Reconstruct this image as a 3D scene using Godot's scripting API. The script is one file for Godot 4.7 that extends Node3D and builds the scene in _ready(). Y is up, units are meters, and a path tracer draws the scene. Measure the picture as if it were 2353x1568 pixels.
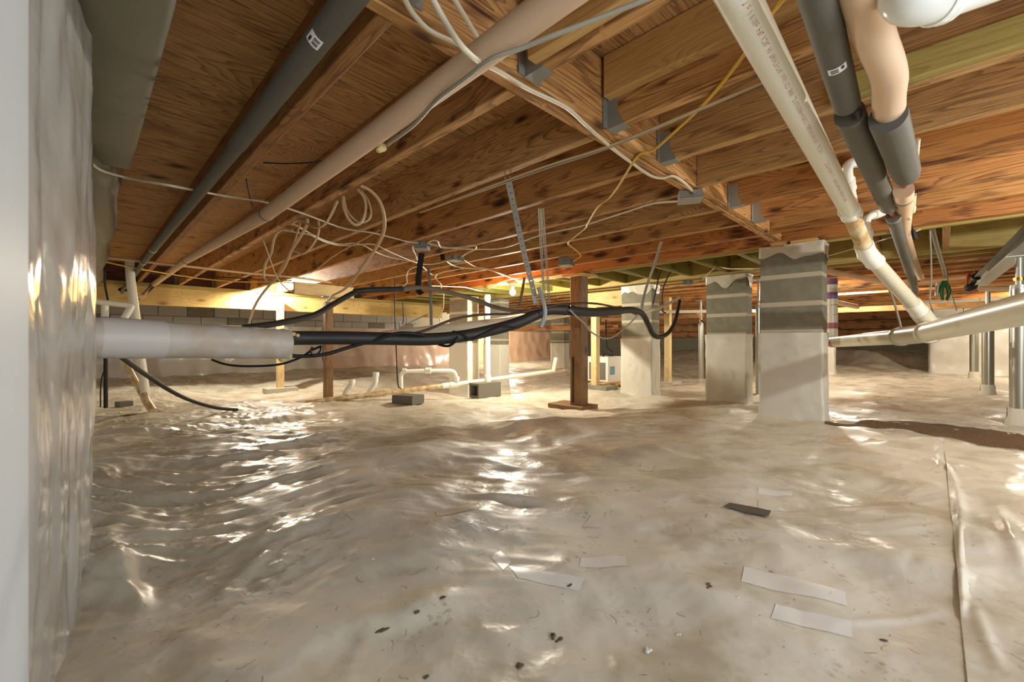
extends Node3D
# An encapsulated crawl space under a wooden floor. World: y up, metres. X runs along the girder, -Z runs along the joists.
# The lens stands CY above the dirt; heights called "h" are measured from the lens.
const CY := 0.6
const FOCAL := 984.0          # pixels of the 2353 x 1568 frame
const S2 := 0.70710678
const JOIST := 0.74           # underside of the joists
const DECK := 0.975           # underside of the plywood deck

var rng := RandomNumberGenerator.new()
var M := {}
var taken := {}

func V(x: float, h: float, z: float) -> Vector3:
	return Vector3(x, h + CY, z)
func P(px: float, py: float, d: float) -> Vector3:          # a place seen at a pixel, d metres ahead of the lens
	var xc := (px - 1176.5) / FOCAL * d
	return Vector3(S2 * (xc + d), (784.0 - py) / FOCAL * d + CY, S2 * (xc - d))
func H(px: float, py: float, h: float) -> Vector3:          # the same, at height h from the lens
	return P(px, py, FOCAL * h / (784.0 - py))
func PX(px: float, py: float, x: float) -> Vector3:         # the same, on the plane X = x
	return P(px, py, x / (S2 * ((px - 1176.5) / FOCAL + 1.0)))
func PZ(px: float, py: float, z: float) -> Vector3:
	return P(px, py, z / (S2 * ((px - 1176.5) / FOCAL - 1.0)))
func pd(a: Array) -> PackedVector3Array:                    # triples pixel, pixel, depth
	var out := PackedVector3Array()
	for i in range(0, a.size(), 3): out.append(P(a[i], a[i + 1], a[i + 2]))
	return out
func ph(a: Array, h: float) -> PackedVector3Array:          # pairs of pixels at one height
	var out := PackedVector3Array()
	for i in range(0, a.size(), 2): out.append(H(a[i], a[i + 1], h))
	return out
func pdd(a: Array, d0: float, d1: float) -> PackedVector3Array:   # pairs of pixels, depth going from d0 to d1
	var out := PackedVector3Array()
	var n := a.size() / 2
	for i in n: out.append(P(a[i * 2], a[i * 2 + 1], lerpf(d0, d1, i / maxf(n - 1, 1))))
	return out

# ---------------------------------------------------------------- geometry
class G:
	var v := PackedVector3Array()
	var n := PackedVector3Array()
	var t := PackedVector2Array()
	var i := PackedInt32Array()
	func quad(a: Vector3, b: Vector3, c: Vector3, d: Vector3, nn: Vector3, ua := Vector2(0, 0), ub := Vector2(1, 0), uc := Vector2(1, 1), ud := Vector2(0, 1)) -> void:
		var k := v.size()
		v.append_array([a, b, c, d]); n.append_array([nn, nn, nn, nn]); t.append_array([ua, ub, uc, ud])
		if (c - a).cross(b - a).dot(nn) > 0: i.append_array([k, k + 1, k + 2, k, k + 2, k + 3])
		else: i.append_array([k, k + 2, k + 1, k, k + 3, k + 2])
	func fan(p: PackedVector3Array, nn: Vector3, uv: PackedVector2Array) -> void:
		var k := v.size()
		var flip := true
		if p.size() > 2:
			var s := Vector3.ZERO
			for j in p.size(): s += p[j].cross(p[(j + 1) % p.size()])
			flip = s.dot(nn) > 0
		for j in p.size(): v.append(p[j]); n.append(nn); t.append(uv[j])
		for j in range(1, p.size() - 1):
			if flip: i.append_array([k, k + j + 1, k + j])
			else: i.append_array([k, k + j, k + j + 1])
	# a cross-section (x sideways, y up) pulled from a to b
	func ext(sec: PackedVector2Array, a: Vector3, b: Vector3, up := Vector3.UP, u0 := 0.0, v0 := 0.0, caps := true) -> void:
		var ax := (b - a).normalized()
		var sd := ax.cross(up).normalized()
		if sd.length() < 0.5: sd = ax.cross(Vector3.RIGHT).normalized()
		var u2 := sd.cross(ax)
		var len := a.distance_to(b)
		var per := v0
		var m := sec.size()
		var area := 0.0
		for j in m: area += sec[j].cross(sec[(j + 1) % m])
		var sg := 1.0 if area > 0 else -1.0
		for j in m:
			var p: Vector2 = sec[j]
			var q: Vector2 = sec[(j + 1) % m]
			var e := q - p
			var l := e.length()
			var nn := (sd * e.y - u2 * e.x) / maxf(l, 1e-6) * sg
			var P0 := a + sd * p.x + u2 * p.y
			var P1 := a + sd * q.x + u2 * q.y
			quad(P0, P1, P1 + ax * len, P0 + ax * len, nn, Vector2(u0, per) , Vector2(u0, per + l), Vector2(u0 + len, per + l), Vector2(u0 + len, per))
			per += l
		if caps:
			var A := PackedVector3Array(); var B := PackedVector3Array(); var uv := PackedVector2Array()
			for j in m:
				A.append(a + sd * sec[j].x + u2 * sec[j].y); B.append(b + sd * sec[j].x + u2 * sec[j].y)
				uv.append(sec[j] + Vector2(u0, v0))
			fan(A, -ax, uv); fan(B, ax, uv)
	func board(a: Vector3, b: Vector3, w: float, h: float, bev := 0.002, up := Vector3.UP, u0 := 0.0, v0 := 0.0) -> void:
		var x := w / 2; var y := h / 2; var c := minf(bev, minf(x, y) * 0.5)
		# perimeter starts with the two tall faces so that their grain runs whole
		ext(PackedVector2Array([Vector2(-x, y - c), Vector2(-x, -y + c), Vector2(-x + c, -y), Vector2(x - c, -y), Vector2(x, -y + c), Vector2(x, y - c), Vector2(x - c, y), Vector2(-x + c, y)]), a, b, up, u0, v0)
	func box(c: Vector3, s: Vector3, bev := 0.002, turn := 0.0, u0 := 0.0, v0 := 0.0) -> void:
		var f := Vector3(0, 0, 1).rotated(Vector3.UP, turn) * s.z / 2
		board(c - f, c + f, s.x, s.y, bev, Vector3.UP, u0, v0)
	# a round or oval tube through points; r is a number or one number per point
	func tube(p: PackedVector3Array, r, sides := 8, caps := true, squash := 1.0, hint := Vector3.UP, rough := 0.0, sd0 := 0) -> void:
		var m := p.size()
		var k := v.size()
		var up := hint
		var len := 0.0
		var noise := RandomNumberGenerator.new(); noise.seed = sd0
		for j in m:
			var d := (p[mini(j + 1, m - 1)] - p[maxi(j - 1, 0)]).normalized()
			var sd := d.cross(up)
			if sd.length() < 0.05: sd = d.cross(Vector3(0.3, 0.2, 1))
			sd = sd.normalized()
			up = sd.cross(d).normalized()
			var rr: float = r[j] if r is Array or r is PackedFloat32Array else r
			if j > 0: len += p[j].distance_to(p[j - 1])
			for s in sides + 1:
				var an := TAU * s / sides
				var nn := sd * cos(an) + up * sin(an) / squash
				var off := sd * cos(an) * rr + up * sin(an) * rr * squash
				if rough > 0: off *= 1.0 + noise.randf_range(-rough, rough)
				v.append(p[j] + off); n.append(nn.normalized()); t.append(Vector2(len, float(s) / sides))
		var w := sides + 1
		for j in m - 1:
			for s in sides:
				var a := k + j * w + s
				i.append_array([a, a + 1, a + w, a + 1, a + w + 1, a + w])
		if caps:
			for e in [0, m - 1]:
				var ring := PackedVector3Array(); var uv := PackedVector2Array()
				for s in sides: ring.append(v[k + e * w + s]); uv.append(Vector2(0.5, 0.5))
				var dd := (p[0] - p[1]) if e == 0 else (p[m - 1] - p[m - 2])
				fan(ring, dd.normalized(), uv)
	# a band round a straight stretch of pipe
	func collar(a: Vector3, b: Vector3, r: float, sides := 20, lip := 0.0) -> void:
		var d := (b - a).normalized()
		var e := minf(0.003, a.distance_to(b) * 0.2)
		tube(PackedVector3Array([a, a + d * e, b - d * e, b]), [r - e, r, r, r - e], sides)
		if lip > 0:
			tube(PackedVector3Array([b - d * 0.009, b - d * 0.007, b - d * 0.001, b + d * 0.001]), [r, r + lip, r + lip, r], sides)
	func ball(c: Vector3, r: Vector3, rings := 8, sides := 12) -> void:
		var k := v.size()
		for a in rings + 1:
			var th := PI * a / rings
			for s in sides + 1:
				var an := TAU * s / sides
				var q := Vector3(sin(th) * cos(an), cos(th), sin(th) * sin(an))
				v.append(c + q * r); n.append((q / r).normalized()); t.append(Vector2(float(s) / sides, float(a) / rings))
		for a in rings:
			for s in sides:
				var q := k + a * (sides + 1) + s
				i.append_array([q, q + sides + 1, q + 1, q + 1, q + sides + 1, q + sides + 2])
	# a sheet from rows of points; normals are worked out
	func sheet(rows: Array, uvs := 1.0) -> void:
		var k := v.size()
		var h := rows.size()
		var w: int = rows[0].size()
		for a in h:
			for b in w:
				var du: Vector3 = rows[a][mini(b + 1, w - 1)] - rows[a][maxi(b - 1, 0)]
				var dv: Vector3 = rows[mini(a + 1, h - 1)][b] - rows[maxi(a - 1, 0)][b]
				v.append(rows[a][b]); n.append(du.cross(dv).normalized()); t.append(Vector2(b, a) * uvs)
		for a in h - 1:
			for b in w - 1:
				var q := k + a * w + b
				i.append_array([q, q + w, q + 1, q + 1, q + w, q + w + 1])
	func flip() -> void:
		for j in n.size(): n[j] = -n[j]
		for j in range(0, i.size(), 3):
			var s := i[j + 1]; i[j + 1] = i[j + 2]; i[j + 2] = s
	func mesh(o: Vector3, m: Material) -> ArrayMesh:
		var vv := v.duplicate()
		for j in vv.size(): vv[j] -= o
		var arr := []
		arr.resize(Mesh.ARRAY_MAX)
		arr[Mesh.ARRAY_VERTEX] = vv; arr[Mesh.ARRAY_NORMAL] = n; arr[Mesh.ARRAY_TEX_UV] = t; arr[Mesh.ARRAY_INDEX] = i
		var am := ArrayMesh.new()
		am.add_surface_from_arrays(Mesh.PRIMITIVE_TRIANGLES, arr)
		am.surface_set_material(0, m)
		return am

func smooth(p: PackedVector3Array, sub := 6) -> PackedVector3Array:
	var out := PackedVector3Array()
	var m := p.size()
	for j in m - 1:
		var a := p[maxi(j - 1, 0)]; var b := p[j]; var c := p[j + 1]; var d := p[mini(j + 2, m - 1)]
		for s in sub:
			out.append(b.cubic_interpolate(c, a, d, float(s) / sub))
	out.append(p[m - 1])
	return out
func bend(p: PackedVector3Array, r: float, sub := 6) -> PackedVector3Array:     # straight runs with rounded corners
	var out := PackedVector3Array([p[0]])
	for j in range(1, p.size() - 1):
		var a := p[j] + (p[j - 1] - p[j]).limit_length(minf(r, p[j].distance_to(p[j - 1]) * 0.45))
		var b := p[j] + (p[j + 1] - p[j]).limit_length(minf(r, p[j].distance_to(p[j + 1]) * 0.45))
		for s in sub + 1:
			var q := float(s) / sub
			out.append(a.lerp(p[j], q).lerp(p[j].lerp(b, q), q))
	out.append(p[p.size() - 1])
	return out

# ---------------------------------------------------------------- naming
func numbered(called: String) -> String:
	taken[called] = taken.get(called, -1) + 1
	return called if taken[called] == 0 else "%s_%03d" % [called, taken[called]]
func where(o: Node3D) -> Vector3:
	var at := Vector3.ZERO
	var q: Node = o
	while q != self and q is Node3D:
		at += q.position; q = q.get_parent()
	return at
func thing(called: String, label: String, category: String, at: Vector3, group := "") -> Node3D:
	var o := Node3D.new()
	o.name = numbered(called); add_child(o); o.position = at
	tag(o, label, category, group)
	return o
func tag(o: Node3D, label: String, category: String, group := "") -> Node3D:
	o.set_meta("label", label); o.set_meta("category", category)
	if group: o.set_meta("group", group)
	return o
func part(called: String, g: G, m: Material, parent: Node3D, label := "") -> MeshInstance3D:
	var o := MeshInstance3D.new()
	o.name = called
	o.mesh = g.mesh(where(parent), m)
	o.cast_shadow = GeometryInstance3D.SHADOW_CASTING_SETTING_ON
	parent.add_child(o, true)
	if label: o.set_meta("label", label)
	return o
func solo(called: String, g: G, m: Material, label: String, category: String, group := "") -> MeshInstance3D:
	var lo := g.v[0]; var hi := g.v[0]
	for q in g.v: lo = lo.min(q); hi = hi.max(q)
	var at := Vector3((lo.x + hi.x) / 2, lo.y, (lo.z + hi.z) / 2)
	var o := MeshInstance3D.new()
	o.name = numbered(called); o.mesh = g.mesh(at, m); add_child(o); o.position = at
	tag(o, label, category, group)
	return o
func struct(called: String, g: G, m: Material) -> MeshInstance3D:
	var o := MeshInstance3D.new()
	o.name = called
	if g: o.mesh = g.mesh(Vector3.ZERO, m)
	o.set_meta("kind", "structure")
	add_child(o)
	return o

# ---------------------------------------------------------------- materials
func noise(freq: float, oct := 3, sd := 1, kind := FastNoiseLite.TYPE_SIMPLEX_SMOOTH, fractal := FastNoiseLite.FRACTAL_FBM) -> FastNoiseLite:
	var f := FastNoiseLite.new()
	f.noise_type = kind; f.frequency = freq; f.seed = sd; f.fractal_type = fractal; f.fractal_octaves = oct
	return f
func field(w: int, h: int, n: FastNoiseLite, W: int, Hh: int) -> PackedByteArray:    # seamless noise, stretched to W x Hh
	var im := n.get_seamless_image(w, h, false, false, 0.15, true)
	im.convert(Image.FORMAT_L8)
	if w != W or h != Hh: im.resize(W, Hh, Image.INTERPOLATE_CUBIC)
	return im.get_data()
func mat(c: Color, rough := 0.6, metal := 0.0, called := "") -> StandardMaterial3D:
	var m := StandardMaterial3D.new()
	m.albedo_color = c; m.roughness = rough; m.metallic = metal; m.resource_name = called
	m.cull_mode = BaseMaterial3D.CULL_DISABLED
	return m
func bumpy(m: StandardMaterial3D, tex: Texture2D, scale: float, size: float) -> StandardMaterial3D:
	m.normal_enabled = true; m.normal_texture = tex; m.normal_scale = scale
	m.uv1_triplanar = true; m.uv1_world_triplanar = true; m.uv1_scale = Vector3.ONE / size
	return m
# sawn wood, 2 m of length by 0.6 m of face, rings as bands that wander along the grain
func wood_image(sd: int, light: Color, dark: Color, rings: float, wander: float, contrast: float, knots: int, stain: float) -> Image:
	var W := 1024; var Hh := 512
	var big := field(64, 256, noise(0.016, 3, sd), W, Hh)
	var fib := field(64, 512, noise(0.16, 2, sd + 7), W, Hh)
	var blot := field(256, 256, noise(0.02, 4, sd + 13), W, Hh)
	var r := RandomNumberGenerator.new(); r.seed = sd
	var kn := []
	for k in knots: kn.append(Vector4(r.randf() * W, r.randf() * Hh, r.randf_range(7, 14), r.randf_range(-1.6, 1.6)))
	var out := PackedByteArray(); out.resize(W * Hh * 3)
	var lr := light.r; var lg := light.g; var lb := light.b
	var dr := dark.r - lr; var dg := dark.g - lg; var db := dark.b - lb
	var at := 0
	var near := []
	for y in Hh:
		var row := y * W
		near.clear()
		for q in kn:
			if absf(q.y - y) < 90: near.append(q)
		for x in W:
			var g := y * rings / Hh + big[row + x] * wander / 255.0
			var kd := 0.0
			for q in near:
				var dx: float = (x - q.x) * 0.42; var dy: float = (y - q.y) * 0.62
				var e: float = (dx * dx + dy * dy) / (q.z * q.z)
				if e < 14.0:
					g += q.w * exp(-e * 0.35)
					kd = maxf(kd, exp(-e * 1.3))
			var s := g - floorf(g)
			s = s * s * s * (1.0 if s < 0.93 else (1.0 - s) * 14.0)
			var k := clampf(s * contrast + (fib[row + x] - 128) * 0.0022 + maxf(0.0, (blot[row + x] - 150) * 0.012) * stain + kd * 1.15, 0.0, 1.5)
			out[at] = int(clampf((lr + dr * k) * 255, 2, 255)); out[at + 1] = int(clampf((lg + dg * k) * 255, 1, 255)); out[at + 2] = int(clampf((lb + db * k) * 255, 0, 255))
			at += 3
	return Image.create_from_data(W, Hh, false, Image.FORMAT_RGB8, out)
func wood(called: String, im: ImageTexture, tint: Color, rough: float, su := 0.5, sv := 1.667) -> void:
	var m := mat(tint, rough, 0.0, called)
	m.albedo_texture = im
	m.uv1_scale = Vector3(su, sv, 1)
	M[called] = m
func make_materials() -> void:
	var tx := {}
	tx.a = ImageTexture.create_from_image(wood_image(11, Color8(206, 154, 92), Color8(108, 69, 34), 22, 7, 0.8, 6, 0.6))
	tx.b = ImageTexture.create_from_image(wood_image(29, Color8(200, 146, 82), Color8(100, 62, 29), 34, 5, 0.66, 4, 0.8))
	tx.c = ImageTexture.create_from_image(wood_image(47, Color8(210, 160, 96), Color8(114, 73, 37), 16, 11, 0.75, 8, 0.4))
	tx.n = ImageTexture.create_from_image(wood_image(61, Color8(222, 198, 146), Color8(170, 134, 82), 20, 8, 0.55, 4, 0.25))
	tx.p = ImageTexture.create_from_image(wood_image(83, Color8(204, 156, 96), Color8(112, 73, 36), 12, 16, 0.75, 3, 0.4))
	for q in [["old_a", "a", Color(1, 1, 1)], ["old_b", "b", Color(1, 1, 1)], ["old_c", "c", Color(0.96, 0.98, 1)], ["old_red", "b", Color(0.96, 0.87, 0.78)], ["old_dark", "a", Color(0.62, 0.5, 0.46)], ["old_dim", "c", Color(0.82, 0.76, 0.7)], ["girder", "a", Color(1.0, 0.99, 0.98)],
		["pine", "n", Color(1, 1, 1)], ["pine_warm", "n", Color(0.95, 0.86, 0.72)], ["treated", "n", Color(0.8, 0.8, 0.6)], ["treated_green", "n", Color(0.62, 0.66, 0.44)], ["yellow_pine", "n", Color(1.0, 0.98, 0.84)], ["brown_post", "c", Color(0.64, 0.63, 0.6)]]:
		wood(q[0], tx[q[1]], q[2], 0.62)
	wood("deck", tx.p, Color(1, 1, 1), 0.7, 0.41, 0.82)
	var grain := NoiseTexture2D.new(); grain.width = 512; grain.height = 512; grain.seamless = true; grain.as_normal_map = true; grain.bump_strength = 5.0; grain.noise = noise(0.06, 4, 5)
	var pits := NoiseTexture2D.new(); pits.width = 512; pits.height = 512; pits.seamless = true; pits.as_normal_map = true; pits.bump_strength = 9.0; pits.noise = noise(0.12, 4, 9)
	var crinkle := NoiseTexture2D.new(); crinkle.width = 1024; crinkle.height = 1024; crinkle.seamless = true; crinkle.as_normal_map = true; crinkle.bump_strength = 7.0; crinkle.noise = noise(0.009, 4, 21, FastNoiseLite.TYPE_SIMPLEX_SMOOTH, FastNoiseLite.FRACTAL_RIDGED)
	M.block = bumpy(mat(Color8(138, 135, 116), 0.92, 0, "concrete_block"), pits, 0.3, 0.35)
	M.block.albedo_texture = speckle(33, Color8(255, 255, 255), Color8(240, 239, 236))
	M.block_pale = bumpy(mat(Color8(196, 192, 180), 0.92, 0, "pale_block"), pits, 0.8, 0.35)
	M.block_dark = bumpy(mat(Color8(120, 116, 104), 0.92, 0, "dark_block"), pits, 0.9, 0.35)
	M.mortar = bumpy(mat(Color8(206, 197, 172), 0.95, 0, "mortar"), pits, 1.0, 0.2)
	M.liner = bumpy(mat(Color8(204, 198, 179), 0.3, 0, "plastic_liner"), crinkle, 0.22, 1.6)
	M.liner.albedo_texture = dirt_texture()
	M.liner.roughness_texture = rough_texture(); M.liner.roughness = 0.9
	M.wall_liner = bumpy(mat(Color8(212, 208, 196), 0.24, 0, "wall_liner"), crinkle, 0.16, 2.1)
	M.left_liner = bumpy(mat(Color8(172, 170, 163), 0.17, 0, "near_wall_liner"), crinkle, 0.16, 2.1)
	M.wrap = bumpy(mat(Color8(212, 209, 194), 0.3, 0, "pier_wrap"), crinkle, 0.2, 1.1)
	M.clear_wrap = bumpy(mat(Color8(208, 202, 182), 0.28, 0, "thin_plastic"), crinkle, 0.3, 0.5)
	M.tape = mat(Color8(216, 213, 203), 0.35, 0, "white_tape")
	M.peach_liner = bumpy(mat(Color8(238, 202, 168), 0.3, 0, "peach_plastic"), crinkle, 0.2, 1.4)
	M.pinkish_liner = bumpy(mat(Color8(208, 182, 160), 0.3, 0, "pinkish_plastic"), crinkle, 0.2, 1.4)
	M.brown_ground = bumpy(mat(Color8(108, 84, 56), 0.85, 0, "brown_strip"), pits, 1.0, 0.5)
	M.duct = bumpy(mat(Color8(112, 108, 88), 0.5, 0, "duct_wrap"), crinkle, 0.1, 1.2)
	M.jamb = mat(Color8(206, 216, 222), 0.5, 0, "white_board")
	M.pvc = bumpy(mat(Color8(232, 228, 206), 0.32, 0, "pvc"), grain, 0.08, 0.4)
	M.pvc_white = mat(Color8(240, 240, 228), 0.22, 0, "white_pvc")
	M.pvc_dirty = bumpy(mat(Color8(222, 208, 172), 0.4, 0, "soiled_pvc"), grain, 0.2, 0.3)
	M.pvc_dirty.albedo_texture = speckle(77, Color8(255, 255, 255), Color8(206, 176, 130))
	M.pvc_shade = bumpy(mat(Color8(204, 199, 190), 0.45, 0, "conduit_pvc"), grain, 0.08, 0.4)
	M.clean_shade = mat(Color8(208, 203, 195), 0.42, 0, "clean_sleeve")
	M.pvc_shade.albedo_texture = speckle(91, Color8(255, 255, 255), Color8(238, 228, 212))
	M.pvc_cream = mat(Color8(214, 210, 188), 0.34, 0, "cream_pvc")
	M.primer = mat(Color8(128, 92, 138), 0.5, 0, "purple_primer")
	M.primer_red = mat(Color8(158, 92, 96), 0.5, 0, "faded_primer")
	M.foam_tan = bumpy(mat(Color8(216, 184, 150), 0.7, 0, "tan_foam"), grain, 0.15, 0.12)
	M.foam_grey = bumpy(mat(Color8(92, 88, 76), 0.62, 0, "grey_foam"), pits, 0.35, 0.12)
	M.foam_black = bumpy(mat(Color8(46, 45, 41), 0.5, 0, "black_foam"), grain, 0.25, 0.12)
	M.foam_old = mat(Color8(120, 112, 92), 0.55, 0, "old_foam")
	M.copper = mat(Color8(170, 96, 58), 0.35, 0.85, "copper")
	M.rubber = mat(Color8(25, 24, 22), 0.6, 0, "black_rubber")
	M.brown_wire = mat(Color8(82, 50, 36), 0.45, 0, "brown_wire")
	M.dark = mat(Color8(24, 22, 20), 0.6, 0, "near_black")
	M.cable = mat(Color8(226, 214, 184), 0.45, 0, "white_cable")
	M.cable_tan = mat(Color8(206, 176, 132), 0.5, 0, "tan_cable")
	M.cable_grey = mat(Color8(158, 152, 132), 0.5, 0, "grey_cable")
	M.cable_yellow = mat(Color8(218, 172, 56), 0.45, 0, "yellow_cable")
	M.galv = bumpy(mat(Color8(172, 174, 168), 0.4, 0.45, "galvanised_steel"), grain, 0.25, 0.15)
	M.galv_dull = bumpy(mat(Color8(146, 145, 134), 0.5, 0.3, "dull_steel"), grain, 0.35, 0.12)
	M.steel_post = mat(Color8(176, 176, 164), 0.28, 0.85, "post_steel")
	M.brass = mat(Color8(190, 150, 70), 0.3, 0.9, "brass")
	M.label = mat(Color8(238, 238, 234), 0.5, 0, "paper_label")
	M.ink = mat(Color8(40, 40, 42), 0.6, 0, "black_ink")
	M.red_ink = mat(Color8(196, 122, 116), 0.6, 0, "red_print")
	M.spray = bumpy(mat(Color8(226, 206, 140), 0.75, 0, "spray_foam"), pits, 0.6, 0.1)
	M.orange = mat(Color8(226, 140, 30), 0.5, 0, "orange_tape")
	M.green = mat(Color8(38, 92, 34), 0.4, 0, "green_clamp")
	M.white_metal = mat(Color8(238, 236, 228), 0.4, 0, "white_casing")
	M.grille = mat(Color8(112, 108, 98), 0.7, 0, "filter")
	M.blue = mat(Color8(110, 168, 190), 0.5, 0, "blue_label")
	M.bark = mat(Color8(84, 72, 58), 0.8, 0, "dry_scrap")
	var glow := mat(Color8(255, 244, 220), 0.3, 0, "lit_bulb")
	glow.emission_enabled = true; glow.emission = Color8(255, 226, 176); glow.emission_energy_multiplier = 14.0
	M.glow = glow

func speckle(sd: int, a: Color, b: Color) -> ImageTexture:
	var d := field(256, 256, noise(0.012, 4, sd), 512, 512)
	var out := PackedByteArray(); out.resize(512 * 512 * 3)
	for k in 512 * 512:
		var q := clampf((d[k] - 96) / 80.0, 0, 1)
		out[k * 3] = int(lerpf(b.r, a.r, q) * 255); out[k * 3 + 1] = int(lerpf(b.g, a.g, q) * 255); out[k * 3 + 2] = int(lerpf(b.b, a.b, q) * 255)
	return ImageTexture.create_from_image(Image.create_from_data(512, 512, false, Image.FORMAT_RGB8, out))

func dirt_texture() -> ImageTexture:          # smudges, scuffs and grit on the sheet, 1.6 m across
	var W := 1024
	var a := field(512, 512, noise(0.008, 5, 3), W, W)
	var b := field(512, 512, noise(0.05, 4, 4), W, W)
	var out := PackedByteArray(); out.resize(W * W * 3)
	for k in W * W:
		var q := clampf((a[k] - 128) / 70.0, 0, 1)
		q = clampf(q * (0.3 + b[k] / 230.0) + maxf(0.0, (b[k] - 196) / 120.0), 0, 1) * 0.34
		out[k * 3] = int(255 - q * 92); out[k * 3 + 1] = int(255 - q * 102); out[k * 3 + 2] = int(255 - q * 132)
	var im := Image.create_from_data(W, W, false, Image.FORMAT_RGB8, out)
	var r := RandomNumberGenerator.new(); r.seed = 8
	for k in 900:
		var x := r.randf() * W; var y := r.randf() * W; var an := r.randf() * TAU
		var l := 1 + int(pow(r.randf(), 5.0) * 22); var dark := r.randf_range(0.35, 0.8)
		for s in l:
			x = fposmod(x + cos(an), W); y = fposmod(y + sin(an), W); an += r.randf_range(-0.4, 0.4)
			var c := im.get_pixel(int(x) % W, int(y) % W)
			im.set_pixel(int(x) % W, int(y) % W, c.lerp(Color8(92, 74, 54), dark))
	for k in 46:                                  # clusters of grit and soft smears
		var cx := r.randf() * W; var cy := r.randf() * W; var an := r.randf() * PI
		for s in 34:
			var a2 := r.randfn(0, 1); var b2 := r.randfn(0, 0.35)
			var x := cx + (cos(an) * a2 - sin(an) * b2) * 22; var y := cy + (sin(an) * a2 + cos(an) * b2) * 22
			var rad := 0.6 + pow(r.randf(), 4.0) * 5.0; var st := r.randf_range(0.12, 0.5)
			var ir := int(ceil(rad))
			for dy in range(-ir, ir + 1):
				for dx in range(-ir, ir + 1):
					var e := 1.0 - (dx * dx + dy * dy) / (rad * rad + 0.5)
					if e > 0:
						var px := posmod(int(x) + dx, W); var py := posmod(int(y) + dy, W)
						im.set_pixel(px, py, im.get_pixel(px, py).lerp(Color8(120, 102, 80), e * st * 0.75))
	return ImageTexture.create_from_image(im)

func rough_texture() -> ImageTexture:         # dusty where it is dull, wiped where it shines
	var d := field(256, 256, noise(0.012, 4, 71), 512, 512)
	var out := PackedByteArray(); out.resize(512 * 512)
	for k in 512 * 512: out[k] = int(lerpf(72, 165, clampf((d[k] - 80) / 110.0, 0, 1)))
	return ImageTexture.create_from_image(Image.create_from_data(512, 512, false, Image.FORMAT_L8, out))

# print drawn as small strokes, for labels and pipe markings
func text_mesh(parent: Node3D, called: String, words: String, size: float, m: Material, at: Vector3, right: Vector3, out: Vector3) -> void:
	var tm := TextMesh.new()
	var sf := SystemFont.new(); sf.font_names = PackedStringArray(["Droid Sans"])
	tm.font = sf; tm.text = words; tm.font_size = 16; tm.pixel_size = size / 12.0; tm.depth = 0.0004
	tm.material = m
	var o := MeshInstance3D.new()
	o.name = called; o.mesh = tm
	parent.add_child(o, true)
	var z := out.normalized()
	var x := (right - z * right.dot(z)).normalized()
	o.transform = Transform3D(Basis(x, z.cross(x), z), at - where(parent))
# ---------------------------------------------------------------- the ground
# x, z and height from the lens, read off the feet of what stands on it
var feet := [[3.66, -0.97, -0.572], [3.72, -0.57, -0.56], [4.94, -1.85, -0.66], [4.62, -2.73, -0.655], [3.84, -2.8, -0.735], [3.85, -4.9, -0.76], [4.98, -5.3, -0.75], [2.2, -5.7, -0.72], [1.9, -6.7, -0.78],
	[0.6, -0.6, -0.545], [1.2, -0.2, -0.55], [0.05, -1.2, -0.55], [0.3, -2.6, -0.56], [1.1, -1.5, -0.535], [2.0, -1.6, -0.57], [2.2, -0.6, -0.55], [2.5, -3.0, -0.66], [1.2, -4.2, -0.66], [0.5, -5.0, -0.66], [0.2, -7.0, -0.64], [1.0, -9.4, -0.62], [4.0, -9.4, -0.6], [3.2, -7.6, -0.7],
	[3.4, 0.22, -0.555], [5.4, -0.35, -0.6], [7.5, -0.3, -0.62], [6.5, -1.6, -0.66], [8.0, -3.5, -0.72], [6.5, -4.5, -0.74], [7.5, -7.0, -0.66], [11.3, 0.5, -0.62], [10.0, -0.8, -0.6], [11.5, -2.0, -0.5], [13.3, -1.2, -0.2], [13.3, -4.0, -0.25], [10.5, -6.0, -0.6], [1.5, 1.2, -0.55], [6.0, 1.2, -0.56], [-0.1, 1.0, -0.55]]
# folds in the sheet: x0, z0, x1, z1, half width, height
var folds := []
var nz := {}

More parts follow.
